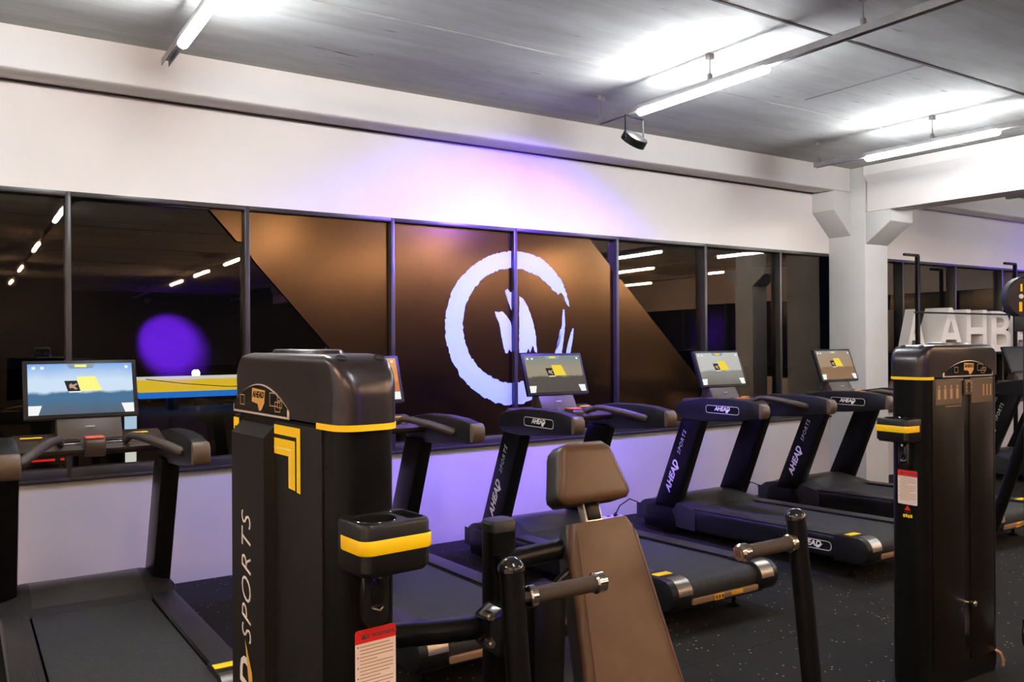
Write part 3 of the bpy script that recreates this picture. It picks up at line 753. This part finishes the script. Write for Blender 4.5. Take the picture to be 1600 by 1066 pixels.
# ------------------------------------------------------------------ weight towers
def arch(y0, y1, z0, h, n=16, lift=.018):
    pts = [(y0, z0), (y1, z0)]
    for k in range(n+1):
        t = k/n; y = y1 + (y0-y1)*t; pts.append((y, z0 + lift + h*math.sin(PI*(.06+.88*t))**.8 - h*math.sin(PI*.06)**.8))
    return pts
def plan(hx, hy, r_, n=6): return rrect(2*hx, 2*hy, r_, n)
HY = .305
ZC = 1.42
def tower_parts(root, T, HX):
    """T places the tower in its machine; long sides face -x (back) and +x (weights), the cup side faces -y"""
    b = B(T)
    ring = plan(HX, HY, .045)
    b.loft([[(x, y, z) for x, y in ring] for z in (.03, 1.0, ZC)], caps=True)
    b.prism(plan(HX-.004, HY-.004, .04), 'z', 0, .04)
    body = b.done('tower_shroud', satin_black, root)
    # raised back panel with bevelled head
    b = B(T); py0, py1 = .035, .255
    sect = lambda z, d: [(-HX+.004, py1+.008, z), (-HX-d, py1-.006, z), (-HX-d, py0+.006, z), (-HX+.004, py0-.004, z)]
    b.loft([sect(.06, .028), sect(1.375, .028), sect(1.402, .002)]); bp_ = b.done('back_panel', panel_grey, root, 25)
    b = B(T)
    b.prism([(-.215, .05), (-.215, 1.415), (.035, 1.415), (.035, .05)], 'x', -HX-.004, -HX+.01, .002)
    b.prism([(.255, .05), (.255, 1.415), (.295, 1.415), (.295, .05)], 'x', -HX-.003, -HX+.01, .002)
    b.done('back_plate', panel_grey, root)
    # nested yellow corner stripes
    b = B(T); x_ = -HX-.0055
    def st(pts, mi=0, lift=0): b.poly([(x_-lift, y, z) for y, z in pts], mi)
    st([(.033, 1.408), (-.112, 1.408), (-.112, 1.262), (-.092, 1.264), (-.092, 1.386), (.033, 1.386)])
    st([(.033, 1.377), (-.084, 1.377), (-.084, 1.266), (-.048, 1.268), (-.048, 1.340), (.033, 1.340)])
    st([(.033, 1.357), (-.064, 1.357), (-.064, 1.268), (-.060, 1.268), (-.060, 1.353), (.033, 1.353)], 1, .0006)
    b.done('yellow_stripe', [yellow, pale_yellow], root); b = B(T)
    st([(.258, 1.408), (.296, 1.408), (.296, 1.262), (.288, 1.262), (.288, 1.386), (.258, 1.386)])
    st([(.258, 1.377), (.284, 1.377), (.284, 1.262), (.270, 1.262), (.270, 1.36), (.258, 1.36)])
    b.done('yellow_stripe', [yellow, pale_yellow], root)
    b = B(T); xp = -HX-.0295
    M = lambda y, z: frame((0, 0, 1), (0, 1, 0), (xp, y, z))
    b.text('SPORTS', .084, M(.147, 1.02), .0008, .32, -.0016, 0, 1.12)
    b.text('AHEAD', .11, M(.148, .64), .0008, .25, .002, 0, 1.0)
    b.poly([(xp-.0012, .158, .875), (xp-.0012, .135, .775), (xp-.0012, .098, .685), (xp-.0012, .115, .805)], 1)
    b.done('lettering', [letter_white, gold], bp_)
    # front: two smoked panels with a dark slot, instruction decals, counter and selector pin
    for y0, y1 in ((-.245, .0), (.05, .245)):
        b = B(T); b.prism([(y0, .10), (y1, .10), (y1, 1.418), (y0, 1.418)], 'x', HX-.01, HX+.006, .003); po = b.done('front_panel', smoke_panel, root)
        b = B(T); xf = HX+.0068
        if y0 < 0:
            b.poly([(xf, -.225, 1.30), (xf, -.02, 1.30), (xf, -.02, 1.41), (xf, -.225, 1.41)], 1)
            for k in range(4):
                yc = -.200 + .048*k; b.poly([(xf+.0006, yc-.010, 1.325), (xf+.0006, yc+.010, 1.325), (xf+.0006, yc+.010, 1.372), (xf+.0006, yc-.010, 1.372)], 0)
                b.poly([(xf+.0006, yc-.006, 1.376), (xf+.0006, yc+.006, 1.376), (xf+.0006, yc+.006, 1.388), (xf+.0006, yc-.006, 1.388)], 0)
            for k in range(16): b.poly([(xf+.0006, -.15+.008*k, 1.288), (xf+.0006, -.146+.008*k, 1.288), (xf+.0006, -.146+.008*k, 1.294), (xf+.0006, -.15+.008*k, 1.294)], 0)
        else:
            b.poly([(xf, .06, 1.30), (xf, .235, 1.30), (xf, .235, 1.41), (xf, .06, 1.41)], 1)
            for yc in (.16, .19, .22): b.poly([(xf+.0006, yc-.006, 1.33), (xf+.0006, yc+.006, 1.33), (xf+.0006, yc+.006, 1.385), (xf+.0006, yc-.006, 1.385)], 0)
        b.done('instruction_decal', [decal, decal_dim], po)
    b = B(T); b.prism([(.002, .10), (.048, .10), (.048, 1.418), (.002, 1.418)], 'x', HX-.02, HX+.001); b.done('weight_slot', off_screen, root)
    b = B(T); b.box((HX+.008, .025, 1.375), (.014, .055, .07), .003); b.box((HX+.0155, .025, 1.375), (.001, .022, .042), 0, 1)
    for k in range(3):
        for s_ in (-1, 1): b.box((HX+.0155, .025+s_*.019, 1.358+.017*k), (.001, .007, .01), 0, 2)
    b.done('rep_counter', [decal_dim, off_screen, decal], root)
    b = B(T); b.tube([(HX-.005, .025, .37), (HX+.03, .025, .37)], .005, 8); b.tube([(HX+.022, .025, .37), (HX+.04, .025, .37), (HX+.045, .025, .37)], [.013, .015, .008], 12); b.done('selector_pin', chrome, root)
    b = B(T); b.tube([(HX+.0, .262, .10), (HX+.02, .268, .09), (HX+.03, .272, .06), (HX+.028, .274, .03)], .009, 8); b.done('base_bracket', bronze_plate, root)
    # cap: domed in side view
    b = B(T); hy, hx, z1 = HY+.006, HX+.005, 1.573
    rings = [[(x, y, z) for x, y in plan(hx, hy, .046)] for z in (ZC+.006, ZC+.05)]
    for k in range(0, 10):
        a = R(k*10); sa = math.sin(a)
        yy = hy - .095*(1-math.cos(a)); xx = hx - .016*max(0, (sa-.86)/.14)**2
        rings.append([(x, y, z1-.085 + .085*sa + (.005*(1-(y/yy)**2) if k > 6 else 0)) for x, y in plan(xx, yy, .046 - .02*sa)])
    b.loft(rings)
    cap = b.done('tower_cap', cap_paint, root, 40)
    b = B(T)   # oval hand recess rim and two plug holes
    n = 28
    def oval(k_, z_): return [(.004+.052*k_*math.cos(2*PI*i/n), .02+.15*k_*math.sin(2*PI*i/n), z_) for i in range(n)]
    b.loft([oval(1.08, 1.570), oval(1.02, 1.581), oval(.94, 1.583), oval(.86, 1.5785)], caps=False)
    b.poly(oval(.88, 1.5793), 1); b.done('hand_recess', [cap_paint, off_screen], cap)
    for x in (-.045, .045):
        b = B(T); c_ = Vector((x, -.2565, 1.5655)); nrm = Vector((0, -.385, .923)).normalized()
        a_ = Vector((1, 0, 0)); d_ = nrm.cross(a_)
        rg = lambda rr, h_: [c_ + nrm*h_ + rr*(math.cos(2*PI*i/16)*a_ + math.sin(2*PI*i/16)*d_) for i in range(16)]
        b.loft([rg(.0125, -.004), rg(.0125, .0025), rg(.0095, .0025)], caps=False); b.poly(rg(.010, .0018), 1)
        b.done('plug_hole', [charcoal, off_screen], cap)
    # yellow pin-line round the cup side
    b = B(T); ring = plan(HX+.006, HY+.006, .05)
    ring = [(x, y) for x, y in ring]
    sel = [p for p in ring if p[1] < -.235]
    sel.sort(key=lambda p: (math.atan2(p[1]+.22, p[0])))
    rows = [[(x*1.004, y*1.004, z) for x, y in sel] for z in (ZC-.005, ZC+.008)]
    rows = [[(-HX-.007, -.20, r0[0][2])] + r0 + [(HX+.007, -.24, r0[0][2])] for r0 in rows]
    b.loft(rows, closed=False, caps=False); bmesh.ops.solidify(b.bm, geom=b.bm.faces[:], thickness=-.002)
    b.done('yellow_line', yellow, cap)
    # arched badges, back and front
    def badge(xs, y0, y1, sgn):
        z0 = ZC+.004; h_ = .078
        b = B(T); o_ = arch(y0, y1, z0, h_); i_ = arch(y0+.008*(1 if y1 > y0 else -1), y1-.008*(1 if y1 > y0 else -1), z0+.006, h_-.012)
        b.prism(o_, 'x', *sorted((xs, xs+sgn*.004)), bev=.0012, ang=60); 
        b.prism(i_, 'x', *sorted((xs+sgn*.003, xs+sgn*.0048)), mi=1)
        xf = xs+sgn*.0056; mid = (y0+y1)/2
        rt = (0, -1, 0) if sgn < 0 else (0, 1, 0); dr = -1 if sgn < 0 else 1
        F = frame(rt, (0, 0, 1), (xf, mid, z0+.043))
        b.poly([(-.040, .022, 0), (-.043, -.012, 0), (-.006, -.016, 0), (.004, -.033, 0), (.018, -.030, 0), (.036, -.012, 0), (.040, .018, 0)], 2, F)
        b.text('AHEAD', .0215, F @ Matrix.Translation((-.001, .006, .0006)), .0003, .2, .0005, 1)
        # little icons either side: line drawings of the stack
        def ln(x0, y0_, x1, y1_, t_=.0012):
            b.poly([(x0-t_, y0_-t_, .0004), (x1+t_, y0_-t_, .0004), (x1+t_, y1_+t_, .0004), (x0-t_, y1_+t_, .0004)], 3, F)
        for bx, by, w_, hh in ((.070, -.016, .045, .030), (.100, -.028, .03, .022), (.116, -.018, .024, .016), (-.118, -.022, .028, .024)):
            ln(bx, by, bx+w_, by); ln(bx, by+hh, bx+w_, by+hh); ln(bx, by, bx, by+hh); ln(bx+w_, by, bx+w_, by+hh)
        b.done('badge', [rim_silver, gloss_black, badge_gold, decal], cap)
    badge(-HX-.006, .285, -.06, -1)
    badge(HX+.006, -.17, .235, 1)
    # cup holder with yellow band
    cw, z0, z1 = .082, 1.150, 1.242
    def sq(hw, y0, y1, r_, z): 
        return [(x, y, z) for x, y in rrect(2*hw, y1-y0, r_, 4, -.002, (y0+y1)/2)]
    b = B(T); yf, yb = -HY-.118, -HY+.012
    b.loft([sq(.070, yf+.012, yb, .018, z0-.012), sq(.078, yf+.004, yb, .02, z0), sq(.078, yf+.004, yb, .02, z1-.008), sq(.0765, yf+.0055, yb, .02, z1-.003), sq(.074, yf+.008, yb, .018, z1)], caps=False)
    b.poly(sq(.070, yf+.012, yb, .018, z0-.012))
    n = 28; ym_ = (yf+yb)/2
    cup = lambda rr, z: [(-.024+rr*math.cos(2*PI*i/n), ym_-.002+rr*math.sin(2*PI*i/n), z) for i in range(n)]
    slot = lambda e, z: [(x, y, z) for x, y in rrect(.032+e, .085+e, .007, 3, .050, ym_)]
    t = bmesh.new(); es = []
    for lp in (sq(.074, yf+.008, yb, .018, z1), cup(.042, z1), slot(0, z1)):
        vs = [t.verts.new(p) for p in lp]; es += [t.edges.new((vs[i], vs[(i+1) % len(vs)])) for i in range(len(vs))]
    bmesh.ops.triangle_fill(t, edges=es, use_beauty=True, use_dissolve=False, normal=(0, 0, 1)); b._merge(t)
    ch_ = b.done('cup_holder', black_plastic, root)
    b = B(T); b.loft([sq(.0815, yf+.001, yb-.018, .022, 1.184), sq(.0825, yf, yb-.018, .022, 1.187), sq(.0825, yf, yb-.018, .022, 1.210), sq(.0815, yf+.001, yb-.018, .022, 1.213)], caps=False)
    b.done('yellow_band', yellow_band, ch_)
    b = B(T)
    b.loft([cup(.0435, z1), cup(.0425, z1+.0015), cup(.0405, z1), cup(.039, z1-.075)], caps=False); b.poly(cup(.039, z1-.075))
    b.done('cup_well', gloss_black, ch_)
    b = B(T); b.loft([slot(.004, z1), slot(.002, z1+.0012), slot(-.002, z1-.001), slot(-.003, z1-.06)], caps=False); b.poly(slot(-.003, z1-.06))
    b.done('phone_slot', gloss_black, ch_)
    # adjuster lug under the cup holder, warning labels
    b = B(T); ys = -HY
    b.prism(rrect(.060, .13, .02, 4, .0, 1.075), 'y', ys-.020, ys+.01, .006)
    b.prism(rrect(.028, .06, .012, 4, .0, 1.085), 'y', ys-.023, ys-.018, .002, 1)
    b.tube([(0, ys-.015, 1.118), (0, ys-.032, 1.118)], .006, 8, 2); b.tube([(-.012, ys-.022, 1.05), (0, ys-.03, 1.046), (.012, ys-.022, 1.05)], .003, 6, 2)
    b.done('adjuster_lug', [gloss_black, off_screen, chrome], root)
    b = B(T); F = frame((1, 0, 0), (0, 0, 1), (.006, ys-.0015, .925))
    hw, hh = .048, .078
    o_ = rrect(2*hw, 2*hh, .006, 3); b.poly([(x, y, 0) for x, y in o_], 0, F)
    top = [(-hw, hh-.030), (hw, hh-.030)] + [p for p in o_ if p[1] > hh-.0065]
    t_ = sorted([p for p in o_ if p[1] > hh-.0065], key=lambda p: -p[0])
    b.poly([(x, y, .0004) for x, y in [(-hw, hh-.028), (hw, hh-.028)] + t_], 1, F)
    b.text('USE WARNING', .0125, F @ Matrix.Translation((.008, hh-.015, .0008)), .0001, 0, .0003, 2)
    b.poly([(-.034, hh-.020, .0008), (-.022, hh-.020, .0008), (-.028, hh-.009, .0008)], 2, F)
    for k in range(15):
        z = hh-.036-.0072*k; wl = .078 if k % 4 else .070
        b.poly([(-.037, z, .0006), (-.037+wl-(.03 if k % 5 == 4 else 0), z, .0006), (-.037+wl-(.03 if k % 5 == 4 else 0), z+.0022, .0006), (-.037, z+.0022, .0006)], 3, F)
        if k % 3 == 0: b.poly([(-.043, z, .0006), (-.040, z, .0006), (-.040, z+.003, .0006), (-.043, z+.003, .0006)], 2, F)
    b.done('warning_sticker', [paper, red_label, ink, decal], root)
    b = B(T); F = frame((1, 0, 0), (0, 0, 1), (.006, ys-.0015, .822))
    b.poly([(-.016, -.002, 0), (.016, -.002, 0), (0, .022, 0)], 0, F); b.box((0, -.010, 0), (.03, .004, .001), 0, 1, F)
    for k in range(4): b.box((-.018+.012*k, -.028+.002*(k % 2), 0), (.009, .014, .001), 0, 2, F)
    b.done('hazard_sticker', [red_label, ink, yellow], root)

# near machine: tower + press seat
CPX, CPY = 1.2, 1.85
press = thing('chest_press_machine', 'black chest press machine with brown padded backrest, yellow-striped tower and twin handle posts', 'gym machine', (CPX, CPY, 0))
I0 = Matrix.Translation((-CPX, -CPY, 0))
def pc(b, name, m, parent=None, sharp=35):
    b.M = I0; return b.done(name, m, parent or press, sharp)
Ttow = I0 @ Matrix.Translation((.686, 1.942, 0)) @ Matrix.Rotation(R(5.3), 4, 'Z')
tower_parts(press, Ttow, .067)
# pads: reclined 20 degrees
rec = R(20.1)
PM = Matrix.Translation((1.505, 1.93, 1.291)) @ Matrix.Rotation(-rec, 4, 'X')   # z runs up the pad, -y is its face
def pad(w_top, w_bot, z_top, z_bot, thick, n=10, rc=.03, bulge=.008):
    rings = []
    prof = [(0, .55), (.25, .9), (.5, 1)]
    K = 12
    for k in range(K+1):
        t = k/K; z = z_bot + (z_top-z_bot)*t; hw = (w_bot + (w_top-w_bot)*t)/2
        e = min(t, 1-t)*(z_top-z_bot)
        inset = 0 if e > rc else rc - math.sqrt(max(0, rc*rc-(rc-e)**2))
        hw2 = hw - inset*.55; th = thick - inset*.5
        ring = [(x, y, z) for x, y in rrect(2*hw2, th, min(.022, th*.4), 4)]
        ring = [(x, y - (bulge*(1-(x/hw2)**2) if y < 0 else 0), z) for x, y, z in ring]
        rings.append(ring)
    return rings
def pad_obj(name, w_top, w_bot, zt, zb, thick, yoff, smile=0):
    b = B(); rg = pad(w_top, w_bot, zt, zb, thick)
    if smile:
        rg = [[(x, y, z - (smile*(1-(x/.11)**2) if i > 8 else (-smile*.8*(1-(x/.11)**2) if i < 4 else 0))*(-1)) for x, y, z in r_] for i, r_ in enumerate(rg)]
    b.loft([[(x, y+yoff, z) for x, y, z in r_] for r_ in rg], M=PM)
    for fc in b.bm.faces:
        nl = (PM.inverted().to_3x3() @ fc.normal)
        fc.material_index = 0 if nl.y < -.45 else 1
    return pc(b, name, [leather, leather_side], None, 60)
hr = pad_obj('headrest', .185, .275, .008, -.155, .085, .035, .010)
br = pad_obj('backrest', .245, .365, -.208, -.80, .075, .035)
for po_, wt, wb, zt, zb, in ((hr, .185, .275, .0, -.145), (br, .245, .365, -.218, -.79)):
    for s_ in (-1, 1):
        b = B(); b.tube([(s_*(wt/2-.024), -.0092, zt-.012), (s_*(wb/2-.026), -.0092, zb+.012)], .0016, 6, M=PM)
        pc(b, 'seam', stitch, po_)
b = B(); b.box((.0, .045, -.19), (.062, .03, .14), .006, M=PM); pc(b, 'headrest_bar', steel)
b = B(); b.box((.0, .035, -.178), (.048, .02, .05), .004, 0, M=PM); 
b.box((.0, .075, -.55), (.10, .04, .5), .008, M=PM); pc(b, 'pad_support', satin_black)
b = B(); b.box((1.505, 1.52, .46), (.34, .40, .07), .025, seg=4); pc(b, 'seat', leather, None, 60)
# frame
b = B()
b.prism(rrect(.082, .07, .022, 4, 1.19, 1.90), 'z', .10, 1.105, 0); pc(b, 'main_post', satin_black)
b = B(); b.loft([[(x, y, z) for x, y in rrect(.086*k_, .074*k_, .024*k_, 4, 1.19, 1.90)] for z, k_ in ((1.10, 1), (1.120, 1), (1.128, .86), (1.130, .6))]); pc(b, 'post_cap', charcoal)
b = B(); b.tube([(1.16, 1.86, 1.015), (1.22, 1.87, 1.022), (1.505, 1.90, 1.025)], .028, 14); pc(b, 'pad_crossbar', satin_black)
b = B(); b.tube([(.735, 1.90, .892), (1.0, 1.885, .868), (1.175, 1.88, .855)], .030, 16); pc(b, 'tower_link_tube', satin_black)
b = B(); b.prism([(1.10, .83), (1.10, .90), (1.14, .925), (1.19, .925), (1.19, .80), (1.13, .80)], 'y', 1.80, 1.88, .006); pc(b, 'pivot_block', gloss_black)
for (x, z) in ((1.095, .915), (1.10, .845), (1.15, .905), (1.155, .84)):
    b = B(); b.tube([(x, 1.79, z), (x, 1.815, z)], .011, 6); b.tube([(x, 1.785, z), (x, 1.80, z)], .006, 8)
    pc(b, 'pivot_bolt', chrome)
b = B(); b.prism([(1.165, .12), (1.165, .99), (1.245, .995), (1.268, .95), (1.232, .12)], 'y', 1.70, 1.775, .01); pc(b, 'seat_upright', satin_black)
b = B(); b.tube([(1.235, 1.79, .92), (1.33, 1.82, .965), (1.46, 1.87, 1.0)], .008, 8); pc(b, 'brace', satin_black)
b = B(); b.box((1.19, 1.75, .05), (.08, .9, .08), .01); b.box((1.505, 1.62, .05), (1.3, .08, .08), .01); b.box((1.505, 1.62, .24), (.09, .09, .38), .01); b.box((.93, 1.9, .05), (.56, .08, .08), .01); pc(b, 'base_frame', satin_black)
for s_, x in ((-1, 1.035), (1, 2.015)):
    lean = .115
    b = B(); top = Vector((x, 1.60, 1.085)); bot = Vector((x + s_*.0, 1.60-lean*.77, .32))
    b.tube([bot, top], .0275, 20)
    b.tube([bot, bot + Vector((-s_*.06, .05, -.06)), Vector((1.505 + s_*.25, 1.62, .16)), Vector((1.505+s_*.05, 1.62, .10))], .025, 12)
    arm = pc(b, 'press_arm', satin_black)
    ax = (top-bot).normalized(); sx = Vector((1, 0, 0)); sy = ax.cross(sx).normalized()
    rg = lambda rr, h_: [top + ax*h_ + rr*(math.cos(2*PI*i/20)*sx + math.sin(2*PI*i/20)*sy) for i in range(20)]
    b = B(); b.loft([rg(.0275, -.006), rg(.031, -.005), rg(.031, .004), rg(.029, .010), rg(.023, .019), rg(.013, .026), rg(.003, .028)]); pc(b, 'dome_cap', gloss_black, arm)
    gz, gy = 1.020, 1.585
    xs_, xe = x - s_*.020, x - s_*.245
    b = B(); b.tube([(xs_, gy, gz), (xe, gy, gz)], .012, 10); b.tube([(x-s_*.05, gy, gz), (xe+s_*.015, gy, gz)], .0195, 16); g_ = pc(b, 'grip', foam_grip, arm)
    b = B()
    b.tube([(x-s_*.032, gy, gz), (x-s_*.035, gy, gz), (x-s_*.050, gy, gz), (x-s_*.053, gy, gz)], [.022, .0255, .0255, .022], 20)
    pc(b, 'grip_collar', [chrome, steel], g_); b = B()
    b.tube([(xe+s_*.022, gy, gz), (xe+s_*.018, gy, gz), (xe-s_*.004, gy, gz), (xe-s_*.010, gy, gz)], [.021, .0255, .0255, .019], 20)
    b.tube([(xe-s_*.0095, gy, gz), (xe-s_*.0115, gy, gz)], .010, 12, 1)
    pc(b, 'grip_collar', [chrome, steel], g_)

# far machine: tower alone
far = thing('weight_stack_tower', 'black weight stack tower with a slotted front, seen front-on at the right', 'gym machine', (3.905, 2.238, 0), R(-91.5))
tower_parts(far, Matrix.Identity(4), .086)

# ------------------------------------------------------------------ cable station at the right edge
cs = thing('cable_machine', 'cable machine whose round black pulley guard and cable show at the right edge', 'gym machine', (4.55, 1.95, 0))
def cc(b, name, m, parent=None): 
    b.M = Matrix.Translation((-4.55, -1.95, 0)); return b.done(name, m, parent or cs)
b = B(); b.box((4.62, 1.80, 1.12), (.10, .10, 2.2), .012); b.box((4.62, 1.80, .03), (.5, .6, .06), .012); cc(b, 'column', satin_black)
b = B(); b.box((4.42, 1.92, 1.70), (.42, .06, .07), .01); cc(b, 'pulley_arm', satin_black)
px, pyy, pz = 4.225, 2.03, 1.795
nrm = Vector((-.55, -.83, 0)).normalized(); rt = Vector((0, 0, 1)).cross(-nrm).normalized(); rt = Vector((.83, -.55, 0)).normalized()
rg = lambda rr, h_, sx=1.0: [Vector((px, pyy, pz)) + nrm*h_ + rr*(math.cos(2*PI*i/28)*rt*sx + math.sin(2*PI*i/28)*Vector((0, 0, 1))) for i in range(28)]
b = B(); b.loft([rg(.096, -.03), rg(.10, -.026), rg(.10, .018), rg(.094, .026)]); gd = cc(b, 'pulley_guard', charcoal)
F = frame(rt, (0, 0, 1), Vector((px, pyy, pz)) + nrm*.0268)
b = B(); b.box((-.032, .045, 0), (.010, .035, .001), .0, 0, F); b.box((-.036, -.045, 0), (.014, .045, .001), 0, 0, F); cc(b, 'yellow_mark', yellow, gd)
b = B(); b.tube([F @ Vector((-.034, .004, 0)), F @ Vector((-.034, .004, .002))], .011, 14); cc(b, 'centre_bolt', paper_white, gd)
b = B(); b.box((px, pyy, pz-.125), (.11, .05, .075), .008); cc(b, 'pulley_bracket', charcoal)
b = B(); b.tube([(px-.012, pyy, pz-.10), (px-.012, pyy, .26)], .0045, 8); cb_ = cc(b, 'cable', cord_mat)
b = B()
ringp = [(px-.002+.028*math.cos(R(a)), pyy, .195+.055*math.sin(R(a))) for a in range(0, 361, 20)]
b.tube(ringp, .008, 8, caps=False); b.tube([(px-.012, pyy, .27), (px-.012, pyy, .24)], .012, 10); cc(b, 'carabiner', gloss_black, cb_)
b = B(); b.tube([(5.30, 2.50, 1.15), (5.33, 2.58, .96), (5.40, 2.84, .28), (5.42, 2.94, .0)], .036, 12); cc(b, 'slanted_strut', satin_black)
b = B(); b.tube([(5.30, 2.50, 1.15), (4.66, 1.83, 1.70)], .03, 12); cc(b, 'upper_strut', satin_black)

# ------------------------------------------------------------------ sign letters with their stand
sx0, sy0 = 10.0, 5.62
sg = thing('sign_stand', 'black frame with two tall hooked posts holding the white letters by the right windows', 'stand', (sx0, sy0, 0))
def sc_(b, name, m): b.M = Matrix.Translation((-sx0, -sy0, 0)); return b.done(name, m, sg)
for x in (9.05, 11.2):
    b = B(); b.box((x, 5.50, 1.27), (.04, .04, 2.54), .004); b.box((x-.12, 5.50, 2.545), (.28, .03, .03), .004); sc_(b, 'hooked_post', satin_black)
b = B(); b.box((10.15, 5.475, 1.90), (2.4, .015, .02), .002); sc_(b, 'front_rail', satin_black)
b = B(); b.box((10.35, 5.70, 1.425), (2.9, .40, .03), .004); sc_(b, 'shelf', satin_black)
def letter(ch, x0, x1, z0, z1, y, label, m=sign_white, depth=.06):
    b = B(); F = frame((1, 0, 0), (0, 0, 1), (0, 0, 0))
    b.text(ch, 1.0, F, .5, 0, .012)
    vs = b.bm.verts; mnx = min(v.co.x for v in vs); mxx = max(v.co.x for v in vs); mnz = min(v.co.z for v in vs); mxz = max(v.co.z for v in vs)
    mny = min(v.co.y for v in vs); mxy = max(v.co.y for v in vs)
    for v in vs:
        v.co.x = -(x1-x0)/2 + (x1-x0)*(v.co.x-mnx)/(mxx-mnx); v.co.z = (z1-z0)*(v.co.z-mnz)/(mxz-mnz); v.co.y = -depth + 2*depth*(v.co.y-mny)/(mxy-mny)
    o = b.done('sign_letter', m); o.location = ((x0+x1)/2, y, z0)
    return tag(o, label, 'letter', 'white sign letters')
letter('A', 9.12, 9.52, 1.441, 1.95, 5.74, 'white letter A, leftmost of the sign letters, beside the hooked post')
letter('A', 9.55, 10.10, 1.441, 1.97, 5.70, 'white letter A, second of the sign letters from the left', depth=.15)
letter('H', 10.16, 10.62, 1.441, 1.955, 5.70, 'white letter H between the second A and the B of the sign', depth=.15)
letter('B', 10.72, 11.22, 1.441, 1.945, 5.70, 'white letter B of the sign, left of the last letter', depth=.15)
letter('A', 11.45, 11.85, 1.441, 1.94, 5.70, 'white letter A of the sign, cut by the right edge of the photo')

# ------------------------------------------------------------------ world + view
wd = bpy.data.worlds.new('night'); scene.world = wd; wd.use_nodes = True
wd.node_tree.nodes['Background'].inputs[0].default_value = (.004, .005, .008, 1); wd.node_tree.nodes['Background'].inputs[1].default_value = .3
vs_ = scene.view_settings
vs_.view_transform = 'Standard'; vs_.look = 'None'; vs_.exposure = 0.0; vs_.gamma = 1.0; vs_.use_curve_mapping = False
cy = scene.cycles
cy.max_bounces = 8; cy.diffuse_bounces = 4; cy.glossy_bounces = 4; cy.transparent_max_bounces = 8
cy.sample_clamp_indirect = 6; cy.use_denoising = True; cy.caustics_reflective = False; cy.caustics_refractive = False
